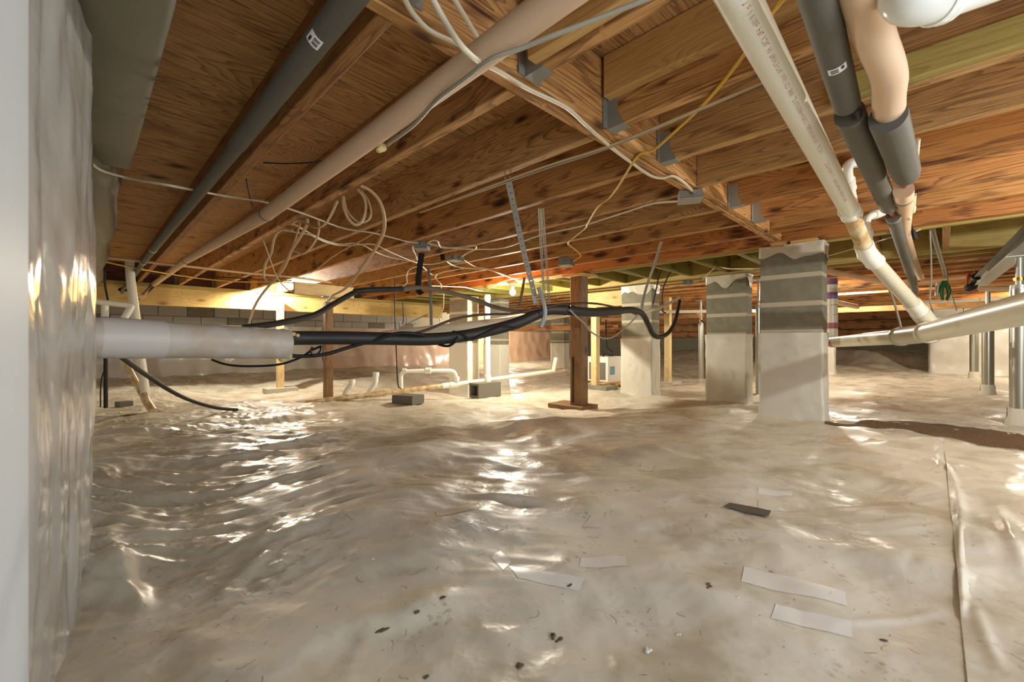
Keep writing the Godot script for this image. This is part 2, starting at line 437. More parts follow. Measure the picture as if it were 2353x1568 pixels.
func prepare_ground() -> void:
	nz.warp = noise(0.7, 2, 41); nz.long = noise(1.0, 3, 43, FastNoiseLite.TYPE_SIMPLEX_SMOOTH, FastNoiseLite.FRACTAL_RIDGED)
	nz.bump = noise(1.0, 2, 47); nz.fine = noise(1.0, 2, 53); nz.crease = noise(1.0, 2, 59, FastNoiseLite.TYPE_SIMPLEX_SMOOTH, FastNoiseLite.FRACTAL_RIDGED)
	for q in [[215, 985, 330, 985, .05, .05], [330, 985, 480, 962, .05, .045], [480, 962, 700, 932, .045, .035],                # a pipe that runs under the sheet
		[600, 1032, 850, 985, .02, .02], [400, 1075, 640, 1040, .02, .018], [620, 1102, 800, 1052, .012, .014], [540, 1140, 700, 1108, .012, .012],
		[190, 1130, 420, 1150, .025, .018], [250, 1300, 290, 1420, .02, .014], [225, 1240, 262, 1330, .02, .012], [200, 1180, 330, 1215, .02, .015],
		[1100, 1110, 1240, 1140, .03, .014], [1090, 1160, 1270, 1175, .02, .012], [1040, 1060, 1200, 1090, .03, .008], [1060, 1000, 1260, 960, .05, .014], [1260, 960, 1450, 1010, .06, .014], [1450, 1010, 1620, 1080, .05, .012],
		[2165, 1010, 2180, 1130, .010, .010], [2180, 1130, 2200, 1230, .014, .014], [2200, 1230, 2212, 1330, .007, .008], [2212, 1330, 2205, 1420, .008, .008], [2270, 1160, 2353, 1330, .02, .012],
		[1900, 966, 2080, 980, .05, .03], [2080, 980, 2230, 1005, .06, .035], [2230, 1005, 2400, 1035, .07, .04], [1950, 1440, 2230, 1390, .012, .004], [2230, 1390, 2280, 1540, .012, .005], [800, 1440, 1000, 1380, .04, .012], [1700, 1200, 2100, 1300, .09, .016], [2100, 1300, 2240, 1345, .05, .014], [560, 1250, 900, 1200, .08, .012]]:
		var a := H(q[0], q[1], -0.56); var b := H(q[2], q[3], -0.56)
		folds.append([Vector2(a.x, a.z), Vector2(b.x, b.z), q[4], q[5]])

func ground_base(x: float, z: float) -> float:
	var s := 0.0; var w := 0.0
	for q in feet:
		var dx: float = x - q[0]; var dz: float = z - q[1]
		var k := 1.0 / pow(dx * dx + dz * dz + 0.05, 2.2)
		s += k * q[2]; w += k
	return s / w
func ground(x: float, z: float) -> float:
	var h := ground_base(x, z)
	var r := (x + z) * S2; var f := (x - z) * S2
	var left := smoothstep(-0.05, -0.55, r / maxf(f, 0.3)) * smoothstep(0.7, 1.1, f)
	var wv: float = nz.warp.get_noise_2d(x, z)
	h += nz.bump.get_noise_2d(x * 1.3, z * 1.3) * 0.03 + nz.bump.get_noise_2d(x * 4.0, z * 4.0) * 0.007
	var lw: float = nz.long.get_noise_2d((r * 0.5 + wv * 0.9), f * 3.0 + wv * 0.9 - r * 0.7)
	h += lw * (0.005 + 0.009 * left)
	var l2: float = nz.long.get_noise_2d(r * 0.9 - wv * 0.6 + 7.0, f * 7.0 + wv * 1.4 - r * 1.6)
	h += l2 * (0.0010 + 0.0052 * left)
	var cr: float = nz.crease.get_noise_2d(r * 2.2 + wv, f * 5.0 + wv * 2.0)
	h += maxf(0.0, cr) * (0.0025 + 0.003 * left)
	var c2: float = nz.crease.get_noise_2d(r * 1.3 - wv * 0.8 + 3.0, f * 8.0 + wv * 2.6 - r * 1.2)
	h += pow(maxf(0.0, c2), 3.0) * (0.0016 + 0.008 * left)
	h += nz.fine.get_noise_2d(r * 9.0, f * 16.0) * (0.0008 + 0.0004 * left)
	var p := Vector2(x, z)
	for q in folds:
		var a: Vector2 = q[0]; var b: Vector2 = q[1]
		var ab := b - a
		var t := clampf((p - a).dot(ab) / ab.length_squared(), 0, 1)
		var c := a + ab * t
		c += ab.orthogonal().normalized() * wv * 0.05
		var d2 := p.distance_squared_to(c)
		var hw: float = q[2]
		if d2 < hw * hw * 7: h += q[3] * exp(-d2 / (hw * hw)) * (1.0 - pow(absf(t - 0.5) * 2.0, 4.0) * 0.6)
	return h
func on_floor(px: float, py: float) -> Vector3:          # where a sight line meets the ground
	var h := -0.56
	var p := H(px, py, h)
	for k in 12:
		h = lerpf(h, minf(ground(p.x, p.z), -0.1), 0.7)
		p = H(px, py, h)
	return p
func steps(a: float, b: float, s0: float, grow: float, most: float) -> PackedFloat32Array:
	var out := PackedFloat32Array()
	var x := a
	var dir := signf(b - a)
	while (b - x) * dir > 0.0:
		out.append(x)
		x += dir * clampf(s0 + grow * absf(x), s0, most)
	out.append(b)
	return out

func build_floor() -> void:
	var xs := steps(-0.2, 13.6, 0.008, 0.0062, 0.08)
	var zs := steps(0.0, -9.6, 0.008, 0.0062, 0.08)
	var back := steps(0.0, 1.6, 0.02, 0.02, 0.06)
	back.reverse(); back.remove_at(back.size() - 1)
	back.append_array(zs)
	zs = back
	var w := xs.size(); var h := zs.size()
	var g := G.new()
	g.v.resize(w * h); g.n.resize(w * h); g.t.resize(w * h); g.i.resize((w - 1) * (h - 1) * 6)
	for a in h:
		for b in w: g.v[a * w + b] = V(xs[b], ground(xs[b], zs[a]), zs[a])
	for a in h:
		for b in w:
			var k := a * w + b
			var du := g.v[a * w + mini(b + 1, w - 1)] - g.v[a * w + maxi(b - 1, 0)]
			var dv := g.v[mini(a + 1, h - 1) * w + b] - g.v[maxi(a - 1, 0) * w + b]
			g.n[k] = du.cross(dv).normalized()
			g.t[k] = Vector2(xs[b], zs[a])
	var at := 0
	for a in h - 1:
		for b in w - 1:
			var k := a * w + b
			for q in [k, k + w, k + 1, k + 1, k + w, k + w + 1]:
				g.i[at] = q; at += 1
	# clockwise from above: z falls with a, so this order faces up
	var o := struct("floor", g, M.liner)
	o.set_meta("label", "white plastic vapour barrier sheet spread over the dirt floor")

# ---------------------------------------------------------------- walls and deck
func left_x(h: float, z: float) -> float:
	var x := -0.075 + 0.088 * smoothstep(-0.55, -1.5, z) + 0.012 * smoothstep(-2.0, -6.0, z)
	x -= 0.012 * smoothstep(-0.1, -0.6, h) * smoothstep(-2.2, -0.9, z)
	var n: FastNoiseLite = nz.bump
	x += n.get_noise_2d(z * 5.0, h * 0.7) * 0.016 + n.get_noise_2d(z * 11.0, h * 2.6 + 9.0) * 0.006 + n.get_noise_2d(z * 26.0, h * 7.0) * 0.0022
	return x
func build_walls() -> void:
	var g := G.new()
	var rows := []
	var zz := steps(0.25, -9.6, 0.012, 0.006, 0.06)
	for a in 70:
		var h := -0.75 + a * (1.41 / 69.0)
		var row := PackedVector3Array()
		for z in zz: row.append(V(left_x(h, z), h, z))
		rows.append(row)
	g.sheet(rows)
	g.board(V(-0.24, -0.055, 1.6), V(-0.24, -0.055, -9.6), 0.24, 1.43)
	g.board(V(-0.32, 0.8, 1.6), V(-0.32, 0.8, -9.6), 0.08, 0.4)
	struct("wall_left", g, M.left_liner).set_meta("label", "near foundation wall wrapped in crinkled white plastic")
	# far wall: blocks showing above the liner
	var wf := struct("wall_far", null, null)
	var core := G.new(); core.box(V(6.7, 0.1, -9.75), Vector3(14.2, 1.75, 0.28)); part("mortar_bed", core, M.mortar, wf)
	rng.seed = 5
	for row in 3:
		for k in 15:
			var b := G.new()
			var x := -0.1 + k * 0.406 + (0.2 if row % 2 else 0.0)
			b.box(V(x + 0.2, 0.24 + row * 0.203 + 0.097, -9.6), Vector3(0.396, 0.193, 0.06 + rng.randf() * 0.006), 0.004)
			part("block", b, [M.block_pale, M.block, M.block_pale, M.block, M.block_pale][rng.randi() % 5], wf)
	for q in [[-0.1, 3.7, M.wall_liner], [3.7, 7.4, M.pinkish_liner], [7.4, 13.7, M.peach_liner]]:  # liner colour goes from off-white to pinkish to peach along the wall
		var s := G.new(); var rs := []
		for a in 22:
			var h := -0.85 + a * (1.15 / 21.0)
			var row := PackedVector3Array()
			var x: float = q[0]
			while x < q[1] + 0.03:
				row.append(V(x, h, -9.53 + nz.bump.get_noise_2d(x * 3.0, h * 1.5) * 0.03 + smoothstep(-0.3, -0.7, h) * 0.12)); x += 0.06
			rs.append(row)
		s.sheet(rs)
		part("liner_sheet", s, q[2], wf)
	# right-hand walls
	var wr := G.new()
	wr.box(V(13.75, 0.1, -4.0), Vector3(0.28, 1.75, 12.0))
	struct("wall_right", wr, M.block)
	var pr := struct("wall_right_projection", null, null)
	var bc := G.new(); bc.box(V(12.6, 0.1, 0.73), Vector3(2.1, 1.75, 1.7)); part("mortar_bed", bc, M.mortar, pr)
	for row in 2:
		for k in 5:
			var b := G.new(); b.box(V(11.54, 0.53 + row * 0.2, -0.1 + k * 0.406 + (0.2 if row == 0 else 0.0)), Vector3(0.05, 0.193, 0.396), 0.004); part("block", b, M.block_pale, pr)
	var s2 := G.new(); var r2 := []
	for a in 24:
		var h := -0.8 + a * (1.24 / 23.0)
		var row := PackedVector3Array()
		for q in [[12.6, -0.16], [12.3, -0.165], [12.0, -0.16], [11.7, -0.165], [11.52, -0.16]]: row.append(V(q[0], h, q[1] + nz.bump.get_noise_2d(q[0] * 3, h * 3) * 0.01))
		var z := -0.12
		while z < 1.6: row.append(V(11.49 + nz.bump.get_noise_2d(z * 2.5, h * 2.0) * 0.025 - smoothstep(-0.45, -0.7, h) * 0.06, h, z)); z += 0.06
		r2.append(row)
	s2.sheet(r2)
	part("liner_sheet", s2, M.wall_liner, pr)
	# the wall behind the lens, with the access hatch that lets in the day
	var wn := struct("wall_near", null, null)
	var n1 := G.new(); n1.box(V(7.5, 0.1, 1.7), Vector3(12.6, 1.75, 0.2)); part("block_wall", n1, M.block, wn)
	var n2 := G.new(); n2.box(V(0.5, 0.83, 1.7), Vector3(1.4, 0.3, 0.2)); part("lintel", n2, M.block, wn)
	var n3 := G.new(); n3.box(V(0.5, -0.68, 1.7), Vector3(1.4, 0.22, 0.2)); part("sill", n3, M.block, wn)

func build_deck() -> void:
	var c := struct("ceiling", null, null)
	rng.seed = 3
	for a in 6:
		for b in 10:
			var x0 := -0.35 + a * 2.44 - (1.22 if b % 2 else 0.0); var z0 := 1.75 - b * 1.22
			var g := G.new()
			var u := rng.randf() * 4; var w := rng.randf() * 2
			g.quad(V(x0 + .001, DECK, z0 - .001), V(x0 + 2.439, DECK, z0 - .001), V(x0 + 2.439, DECK, z0 - 1.219), V(x0 + .001, DECK, z0 - 1.219), Vector3.DOWN, Vector2(u, w), Vector2(u + 2.44, w), Vector2(u + 2.44, w + 1.22), Vector2(u, w + 1.22))
			g.box(V(x0 + 1.22, DECK + 0.0105, z0 - 0.61), Vector3(2.438, 0.019, 1.218), 0.001)
			part("plywood_panel", g, M.deck, c)
	var roof := G.new(); roof.box(V(6.7, DECK + 0.09, -4.0), Vector3(14.6, 0.1, 12.4)); part("floor_above", roof, M.old_dim, c)
	c.set_meta("label", "plywood subfloor seen from below, orange brown and grained")

# ---------------------------------------------------------------- joists and girders
const OLD := ["old_a", "old_b", "old_c", "old_b", "old_a"]
func joist(called: String, a: Vector3, b: Vector3, w: float, h: float, m: String, label: String, group := "", cat := "joist") -> Node3D:
	var o := thing(called, label, cat, Vector3((a.x + b.x) / 2, a.y - h / 2, (a.z + b.z) / 2), group)
	var g := G.new()
	g.board(a, b, w, h, 0.003, Vector3.UP, rng.randf() * 2.0, rng.randf() * 0.08)
	part("timber", g, M[m], o)
	return o
func hanger(o: Node3D, x: float, h: float, z: float, dir: float, m: Material) -> void:      # a stirrup round a joist end; dir points into the joist
	var g := G.new()
	for s in [-1, 1]:
		g.box(V(x + s * 0.0225, h + 0.058, z + dir * 0.022), Vector3(0.003, 0.12, 0.042), 0.0005)
		g.box(V(x + s * 0.034, h + 0.062, z + dir * 0.002), Vector3(0.026, 0.125, 0.003), 0.0005)
		g.ext(PackedVector2Array([Vector2(0, 0), Vector2(-0.026, 0), Vector2(0, 0.05)]), V(x + s * 0.0225 - 0.0012, h - 0.001, z + dir * 0.042), V(x + s * 0.0225 + 0.0012, h - 0.001, z + dir * 0.042)) if dir < 0 else g.ext(PackedVector2Array([Vector2(0, 0), Vector2(0.026, 0), Vector2(0, 0.05)]), V(x + s * 0.0225 - 0.0012, h - 0.001, z + dir * 0.042), V(x + s * 0.0225 + 0.0012, h - 0.001, z + dir * 0.042))
		for k in 3: g.ball(V(x + s * 0.036, h + 0.025 + k * 0.038, z + dir * 0.005), Vector3(0.004, 0.004, 0.002), 4, 6)
	g.box(V(x, h - 0.002, z + dir * 0.034), Vector3(0.048, 0.003, 0.066), 0.0005)
	part("joist_hanger", g, m, o)

const NTH := ["first", "second", "third", "fourth", "fifth", "sixth", "seventh", "eighth", "ninth", "tenth", "eleventh", "twelfth", "thirteenth", "fourteenth", "fifteenth", "sixteenth", "seventeenth", "eighteenth", "nineteenth", "twentieth", "twenty-first"]
func build_joists() -> void:
	rng.seed = 17
	var jh := DECK - JOIST
	var hy := JOIST + jh / 2
	# left of the girder, from the duct to the rim
	for k in range(-1, 8):
		var xr := 0.51 + 0.412 * k if k >= 0 else 0.125
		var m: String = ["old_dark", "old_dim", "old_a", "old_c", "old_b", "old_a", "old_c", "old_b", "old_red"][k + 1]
		var lb: String = "dark joist half hidden beside the grey duct" if k < 0 else "%s reddish brown joist from the duct, on the far side of the long girder" % NTH[k]
		var o := joist("floor_joist", V(xr - 0.02, hy, -0.902 if k >= 0 else -2.4), V(xr - 0.02, hy, -7.2), 0.04, jh, m, lb, "joists left of the girder")
		hanger(o, xr - 0.02, JOIST, -7.2, 1.0, M.galv_dull)
	# right of the girder, hung in stirrups
	for k in 8:
		var xr: float = [0.51, 0.913, 1.331, 1.73, 2.112, 2.56, 2.974, 3.36][k]
		var o := joist("floor_joist", V(xr - 0.02, hy, -0.822), V(xr - 0.02, hy, 1.6), 0.04, jh, ["old_b", "old_a", "old_a", "old_c", "old_c", "old_b", "old_a", "old_b"][k],
			"%s joist from the camera, hung on the near side of the long girder" % NTH[k], "joists right of the girder")
		if k != 4 and k != 7: hanger(o, xr - 0.02, JOIST, -0.822, 1.0, M.galv_dull if k < 4 else M.galv)
		if k == 1 or k == 2 or k == 3:
			var g := G.new()
			if k == 1: g.board(V(xr - 0.06, hy + 0.004, -0.775), V(xr - 0.06, hy + 0.004, 1.2), 0.038, jh - 0.012, 0.003, Vector3.UP, 0.3)
			elif k == 2: g.board(V(xr - 0.06, JOIST + 0.163, -0.81), V(xr - 0.06, JOIST + 0.163, 1.2), 0.038, 0.14, 0.003, Vector3.UP, 0.9)
			else: g.board(V(xr - 0.06, JOIST + 0.04, -0.22), V(xr - 0.06, JOIST + 0.04, 1.4), 0.038, 0.075, 0.003, Vector3.UP, 0.6)
			part("sister_board", g, M.pine_warm if k < 3 else M.treated, o, "pale newer board nailed to the joist")
	# the girder: two planks side by side
	var gd := thing("girder", "long doubled plank girder crossing the ceiling towards the nearest block pier", "beam", V(1.7, JOIST, -0.862))
	for q in [[-0.881, "girder", -0.003], [-0.843, "old_a", 0.0]]:
		var g := G.new()
		g.board(V(-0.05, hy + q[2], q[0]), V(3.62, hy + q[2], q[0]), 0.037, jh, 0.004, Vector3.UP, rng.randf(), rng.randf() * 0.1)
		part("plank", g, M[q[1]], gd)
	# rim across the joist ends
	var rim := thing("rim_beam", "reddish doubled rim beam across the joist ends, above the square brown post", "beam", V(3.8, JOIST, -3.0))
	for q in [[3.792, "old_red", 0.0], [3.832, "old_b", 0.0], [3.872, "treated", -0.012]]:
		var g := G.new(); g.board(V(q[0], hy + q[2], 1.5), V(q[0], hy + q[2], -7.3), 0.038, jh, 0.003, Vector3.UP, rng.randf(), rng.randf() * 0.1)
		part("plank", g, M[q[1]], rim)
	# band and yellow beam at the far ends of the left-hand joists
	var band := joist("band_board", V(-0.05, hy - 0.01, -7.225), V(3.9, hy - 0.01, -7.225), 0.04, jh + 0.02, "old_dark", "dark band board closing the far ends of the joists above the yellow beam", "", "board")
	var yb := thing("new_beam", "pale yellow new timber beam under the far joist ends", "beam", V(2.0, 0.44, -7.15))
	for q in [[-7.12, 0.578, 0.235], [-7.16, 0.578, 0.235]]:
		var g := G.new(); g.board(V(-0.05, q[1], q[0]), V(5.1, q[1], q[0]), 0.038, q[2], 0.003, Vector3.UP, rng.randf(), 0.05); part("plank", g, M.yellow_pine, yb)
	var cap := G.new(); cap.board(V(-0.05, 0.717, -7.15), V(5.1, 0.717, -7.15), 0.14, 0.04, 0.003, Vector3.UP, 0.4); part("cap_plate", cap, M.treated, yb)
	# narrow bay with short treated joists running the other way
	for k in 17:
		var z := 0.03 - 0.41 * k
		var lb := "%s short paired cross joist of the narrow bay, counted from the right" % NTH[k]
		var o := thing("short_joist", lb, "joist", V(4.4, JOIST, z), "short joists of the narrow bay")
		var g := G.new(); g.board(V(3.895, hy, z), V(4.9, hy, z), 0.038, jh, 0.003, Vector3.UP, rng.randf(), 0.02); part("timber", g, M.treated_green if k > 2 else M.old_b, o)
		if k > 2:
			var g2 := G.new(); g2.board(V(3.895, hy + 0.006, z - 0.04), V(4.9, hy + 0.006, z - 0.04), 0.036, jh - 0.012, 0.003, Vector3.UP, rng.randf(), 0.02); part("sister_board", g2, M.treated, o)
	var b2 := thing("second_beam", "yellowish doubled timber beam over the two middle block piers", "beam", V(4.94, JOIST - 0.02, -3.0))
	for q in [[4.92, "treated"], [4.96, "pine_warm"]]:
		var g := G.new(); g.board(V(q[0], hy - 0.012, 1.5), V(q[0], hy - 0.012, -9.4), 0.038, jh + 0.02, 0.003, Vector3.UP, rng.randf(), 0.03); part("plank", g, M[q[1]], b2)
	# joists of the far bays
	for k in 20:
		var x := 5.36 + 0.412 * k
		joist("floor_joist", V(x, hy, 1.5), V(x, hy, -9.5), 0.04, jh, ["treated", "old_a", "old_b", "old_c", "old_red"][mini(k, 4)] if k < 4 else ["old_b", "old_red", "old_a"][k % 3], "%s joist past the second beam, in the far right bays" % NTH[k], "joists of the far bays")
	# heavy bands on the far right wall
	for q in [[13.55, 0.62, 0.2, "old_red"], [13.5, 0.4, 0.2, "old_b"], [13.46, 0.2, 0.16, "old_red"]]:
		joist("band_board", V(q[0], q[1], -0.2), V(q[0], q[1], -9.4), 0.06, q[2], q[3], "%s reddish band board along the far right wall, counting from the top" % NTH[int((0.62 - q[1]) * 5.0 + 0.1)], "bands on the far wall", "board")
	joist("cross_beam", V(9.2, 0.53, 1.2), V(9.2, 0.53, -6.0), 0.09, 0.09, "old_c", "light orange timber carrier low under the far right joists", "", "beam")
const EXPOSURE := 0.86
const DAY := 4.6
func lamp(at: Vector3, label: String, energy: float, fixture: bool, tone := Color8(255, 246, 227)) -> void:
	var o := thing("bare_bulb", label, "lamp", at)
	var g := G.new(); g.ball(at, Vector3(0.04, 0.042, 0.04), 10, 16)
	g.tube(PackedVector3Array([at + Vector3(0, 0.022, 0), at + Vector3(0, 0.05, 0)]), [0.021, 0.014], 12)
	part("bulb", g, M.glow, o)
	var s := G.new(); s.tube(PackedVector3Array([at + Vector3(0, 0.05, 0), at + Vector3(0, 0.075, 0), at + Vector3(0, 0.08, 0), at + Vector3(0, 0.1, 0)]), [0.02, 0.022, 0.045, 0.05], 16)
	part("lamp_holder", s, M.white_metal, o)
	if fixture:
		var top := (JOIST if at.y - CY < JOIST - 0.1 else DECK) + CY
		var b := G.new(); b.box(Vector3(at.x, (at.y + 0.1 + top) / 2, at.z), Vector3(0.1, top - at.y - 0.1, 0.1), 0.003); part("junction_box", b, M.galv_dull, o)
	var l := OmniLight3D.new(); l.name = "bulb_light"
	l.light_color = tone; l.light_energy = energy; l.light_size = 0.03; l.omni_range = 40.0; l.omni_attenuation = 2.0; l.shadow_enabled = true
	o.add_child(l, true)
func build_lamps() -> void:
	lamp(P(1178, 672, 5.35), "lit bare bulb hanging under the rim in the middle of the crawl space", 4.0, true)
	lamp(V(1.82, 0.78, -6.85), "lit bulb tucked up in the joist bay above the pale timber post", 4.2, true)
	lamp(P(1822, 678, 5.6), "lit bulb behind the nearest block pier", 1.8, true)
	lamp(V(2.7, 0.6, 1.3), "added fill bulb under the joists behind the camera", 2.9, true, Color8(252, 250, 246))  # added fill light for the near joists and floor, unseen
	lamp(V(8.0, 0.604, -8.3), "lit bulb behind the far left piers", 4.5, true)
	lamp(V(8.45, 0.775, -1.0), "added fill bulb tucked between the joists of the far right bays", 2.2, true)  # added, hidden by the joists, to brighten the right-hand wall
	lamp(V(10.2, 0.604, 1.1), "added fill bulb by the white wall just past the right edge of the view", 2.2, true)  # added out of view to light the white wall
# ---------------------------------------------------------------- piers and posts
func wrap_foot(parent: Node3D, called: String, x0: float, x1: float, z0: float, z1: float, lo: float, hi: float, m: Material, wavy: float, flare: float, label := "") -> void:
	var g := G.new(); var rows := []
	var ring := []
	var n := 18
	for q in [[x1, z1, 0, -1], [x1, z0, -1, 0], [x0, z0, 0, 1], [x0, z1, 1, 0]]:
		var l: float = (z1 - z0) if q[3] != 0 else (x1 - x0)
		for k in n: ring.append(Vector2(q[0] + q[2] * l * k / n, q[1] + q[3] * l * k / n))
	ring.append(ring[0])
	var c := Vector2((x0 + x1) / 2, (z0 + z1) / 2)
	var tall := 14
	for a in tall + 1:
		var t := float(a) / tall
		var row := PackedVector3Array()
		for k in ring.size():
			var p: Vector2 = ring[k]
			var lowest: float = lo + (wavy * nz.bump.get_noise_2d(p.x * 3.0 + p.y * 2.0, p.y * 3.2) if wavy > 0 else 0.0)
			if flare > 0: lowest = minf(lo, ground(p.x, p.y)) - 0.02
			var h := lerpf(lowest, hi, t)
			var o := (p - c).normalized()
			var out: float = maxf(0.006, 0.009 + nz.bump.get_noise_3d(p.x * 6.0, h * 5.0, p.y * 6.0) * 0.009 + nz.bump.get_noise_3d(p.x * 17.0, h * 13.0, p.y * 17.0) * 0.004) + flare * exp(-(h - lowest) / 0.045) + (0.004 if t > 0.93 else 0.0)
			row.append(V(p.x + o.x * out, h, p.y + o.y * out))
		rows.append(row)
	g.sheet(rows)
	part(called, g, m, parent, label)
func pier(x0: float, x1: float, z0: float, z1: float, joint: float, liner: float, top: float, label: String, cap := true) -> Node3D:
	var fl := ground((x0 + x1) / 2, (z0 + z1) / 2) - 0.05
	var o := thing("block_pier", label, "pier", V((x0 + x1) / 2, fl, (z0 + z1) / 2), "block piers wrapped in white plastic")
	var g := G.new(); g.box(V((x0 + x1) / 2, (fl + top) / 2, (z0 + z1) / 2), Vector3(x1 - x0 - 0.001, top - fl, z1 - z0 - 0.001), 0.003); part("mortar_core", g, M.mortar, o)
	var h := joint
	while h > liner - 0.2: h -= 0.206
	var k := 0
	while h < top - 0.03:
		var b := G.new(); var hh := minf(0.178, top - h)
		b.box(V((x0 + x1) / 2, h + 0.014 + hh / 2, (z0 + z1) / 2), Vector3(x1 - x0 + rng.randf() * 0.003, hh, z1 - z0 + rng.randf() * 0.003), 0.005)
		part("block", b, M.block, o); h += 0.206; k += 1
	wrap_foot(o, "plastic_wrap", x0, x1, z0, z1, fl, liner, M.wrap, 0.0, 0.05, "white plastic sheet round the foot of the pier")
	if cap: wrap_foot(o, "top_wrap", x0, x1, z0, z1, top - 0.075, top + 0.012, M.clear_wrap, 0.09, 0.0, "crumpled thin plastic round the top course")
	return o
func post(x: float, z: float, s: float, lo: float, hi: float, m: String, label: String) -> Node3D:
	var o := thing("timber_post", label, "post", V(x, lo, z))
	var g := G.new(); g.board(V(x, lo, z), V(x, hi, z), s, s, 0.004, Vector3.RIGHT, rng.randf(), rng.randf() * 0.2); part("shaft", g, M[m], o)
	return o
func pad(x: float, z: float, sx: float, sz: float, lo: float, hi: float, m: Material, label: String, called := "footing_block", cat := "block") -> Node3D:
	var g := G.new(); g.box(V(x, (lo + hi) / 2, z), Vector3(sx, hi - lo, sz), 0.006)
	return solo(called, g, m, label, cat)

func build_supports() -> void:
	rng.seed = 23
	var p1 := pier(3.68, 3.87, -0.978, -0.59, 0.067, 0.06, 0.7, "nearest and tallest grey block pier, wrapped in white plastic below")
	pier(4.84, 5.04, -1.818, -1.42, 0.07, 0.07, 0.69, "middle grey block pier standing left of the nearest one")
	pier(4.79, 4.99, -2.837, -2.437, 0.035, 0.03, 0.67, "grey block pier with the black hose drooping in front of it")
	pier(3.72, 3.92, -4.99, -4.585, -0.02, -0.03, 0.62, "grey block pier left of the thin white riser pipe", false)
	pier(4.84, 5.04, -5.518, -5.118, 0.02, -0.06, 0.68, "grey block pier right behind the thin white riser pipe", false)
	pier(8.1, 8.3, -6.75, -6.35, 0.0, -0.05, 0.7, "small distant dark pier seen left of the square brown post", false)
	pier(9.7, 9.9, -1.78, -1.38, 0.0, 0.35, 0.5, "distant white wrapped pier just right of the nearest pier", false)
	var wb := G.new(); wb.box(V(3.76, 0.722, -0.86), Vector3(0.19, 0.04, 0.1), 0.003, 0.06)
	solo("timber_shim", wb, M.old_c, "rough wooden block wedged on top of the nearest pier under the girder end", "wood block")
	var wb2 := G.new(); wb2.box(V(3.775, 0.72, -0.7), Vector3(0.2, 0.036, 0.16), 0.003)
	solo("timber_shim", wb2, M.pine_warm, "thin pale shim on the nearest pier beneath the rim", "wood block")
	# square brown post
	var s := post(3.84, -2.8, 0.14, ground_base(3.84, -2.8) + 0.04, 0.7, "brown_post", "thick square brown post in the middle, cracked along its foot")
	var crack := G.new(); crack.box(V(3.765, -0.42, -2.83), Vector3(0.014, 0.5, 0.006), 0.001); part("crack", crack, M.dark, s)
	for q in [[3.769, 0.655, -2.85], [3.769, 0.662, -2.8], [3.769, 0.12, -2.83]]:
		var k := G.new(); k.ball(V(q[0], q[1], q[2]), Vector3(0.004, 0.007, 0.007), 5, 8); part("nail", k, M.dark, s)
	pad(3.86, -2.8, 0.3, 0.26, 0.7, 0.725, M.pine_warm, "pale bearing board between the square brown post and the rim", "bearing_board", "board")
	var fb := thing("foot_board", "brown planks lying under the square brown post", "board", V(3.85, -0.76, -2.9))
	var fy := ground_base(3.84, -2.8)
	for q in [[3.79, 0.2, 0.0], [3.94, 0.11, 0.004]]:
		var g := G.new(); g.board(V(q[0], fy + 0.008 + q[2], -2.66), V(q[0], fy + 0.008 + q[2], -3.12), q[1] - 0.004, 0.06, 0.004, Vector3.UP, rng.randf()); part("plank", g, M.brown_post, fb)
	# pale post under the yellow beam
	var f2 := ground_base(2.09, -7.02)
	post(2.09, -7.02, 0.089, f2 + 0.08, 0.6, "pine", "pale new timber post set against the yellow beam")
	pad(2.09, -7.0, 0.42, 0.26, f2 - 0.06, f2 + 0.08, M.block_pale, "flat concrete pad under the pale post by the yellow beam")
	# brown post with a screw jack
	var f3 := ground_base(2.1, -5.26)
	var bp := post(2.1, -5.26, 0.089, f3, 0.47, "brown_post", "slim brown timber post with a screw jack, left of the piers")
	var j := G.new(); j.tube(PackedVector3Array([V(2.1, 0.46, -5.26), V(2.1, 0.535, -5.26)]), 0.012, 8); j.box(V(2.1, 0.538, -5.26), Vector3(0.12, 0.008, 0.12), 0.001); j.box(V(2.1, 0.475, -5.26), Vector3(0.1, 0.01, 0.1), 0.001); part("screw_jack", j, M.galv_dull, bp)
	var cb := thing("carrier_beam", "short doubled pine carrier on top of the screw jack post", "beam", V(2.15, 0.545, -5.25))
	for q in [[-5.23, 1.7, 2.16], [-5.27, 1.98, 2.42]]:
		var g := G.new(); g.board(V(q[1], 0.61, q[0]), V(q[2], 0.61, q[0]), 0.038, 0.135, 0.003, Vector3.UP, rng.randf()); part("plank", g, M.pine, cb)
	# post, header and pad behind the square post
	var f4 := ground_base(4.97, -3.35)
	post(4.97, -3.35, 0.089, f4 + 0.06, 0.46, "pine", "pale timber post beside the dehumidifier")
	pad(4.98, -3.3, 0.3, 0.42, f4 - 0.06, f4 + 0.06, M.block, "grey concrete pad under the pale post beside the dehumidifier")
	var hd := G.new(); hd.board(V(4.97, 0.56, -3.55), V(4.97, 0.56, -2.86), 0.075, 0.2, 0.003, Vector3.UP, 0.2); solo("header_board", hd, M.pine_warm, "short pale header board between the dehumidifier post and the pier with the hose", "board")
	post(6.65, -3.1, 0.089, ground_base(6.65, -3.1) + 0.05, 0.7, "pine", "yellowish timber post between the two middle piers")
	pad(6.65, -3.1, 0.3, 0.3, ground_base(6.65, -3.1) - 0.05, ground_base(6.65, -3.1) + 0.05, M.block_pale, "low pad under the yellowish post between the two middle piers")
	post(8.3, -3.1, 0.09, ground_base(8.3, -3.1), 0.72, "brown_post", "dark timber post just left of the middle pier")
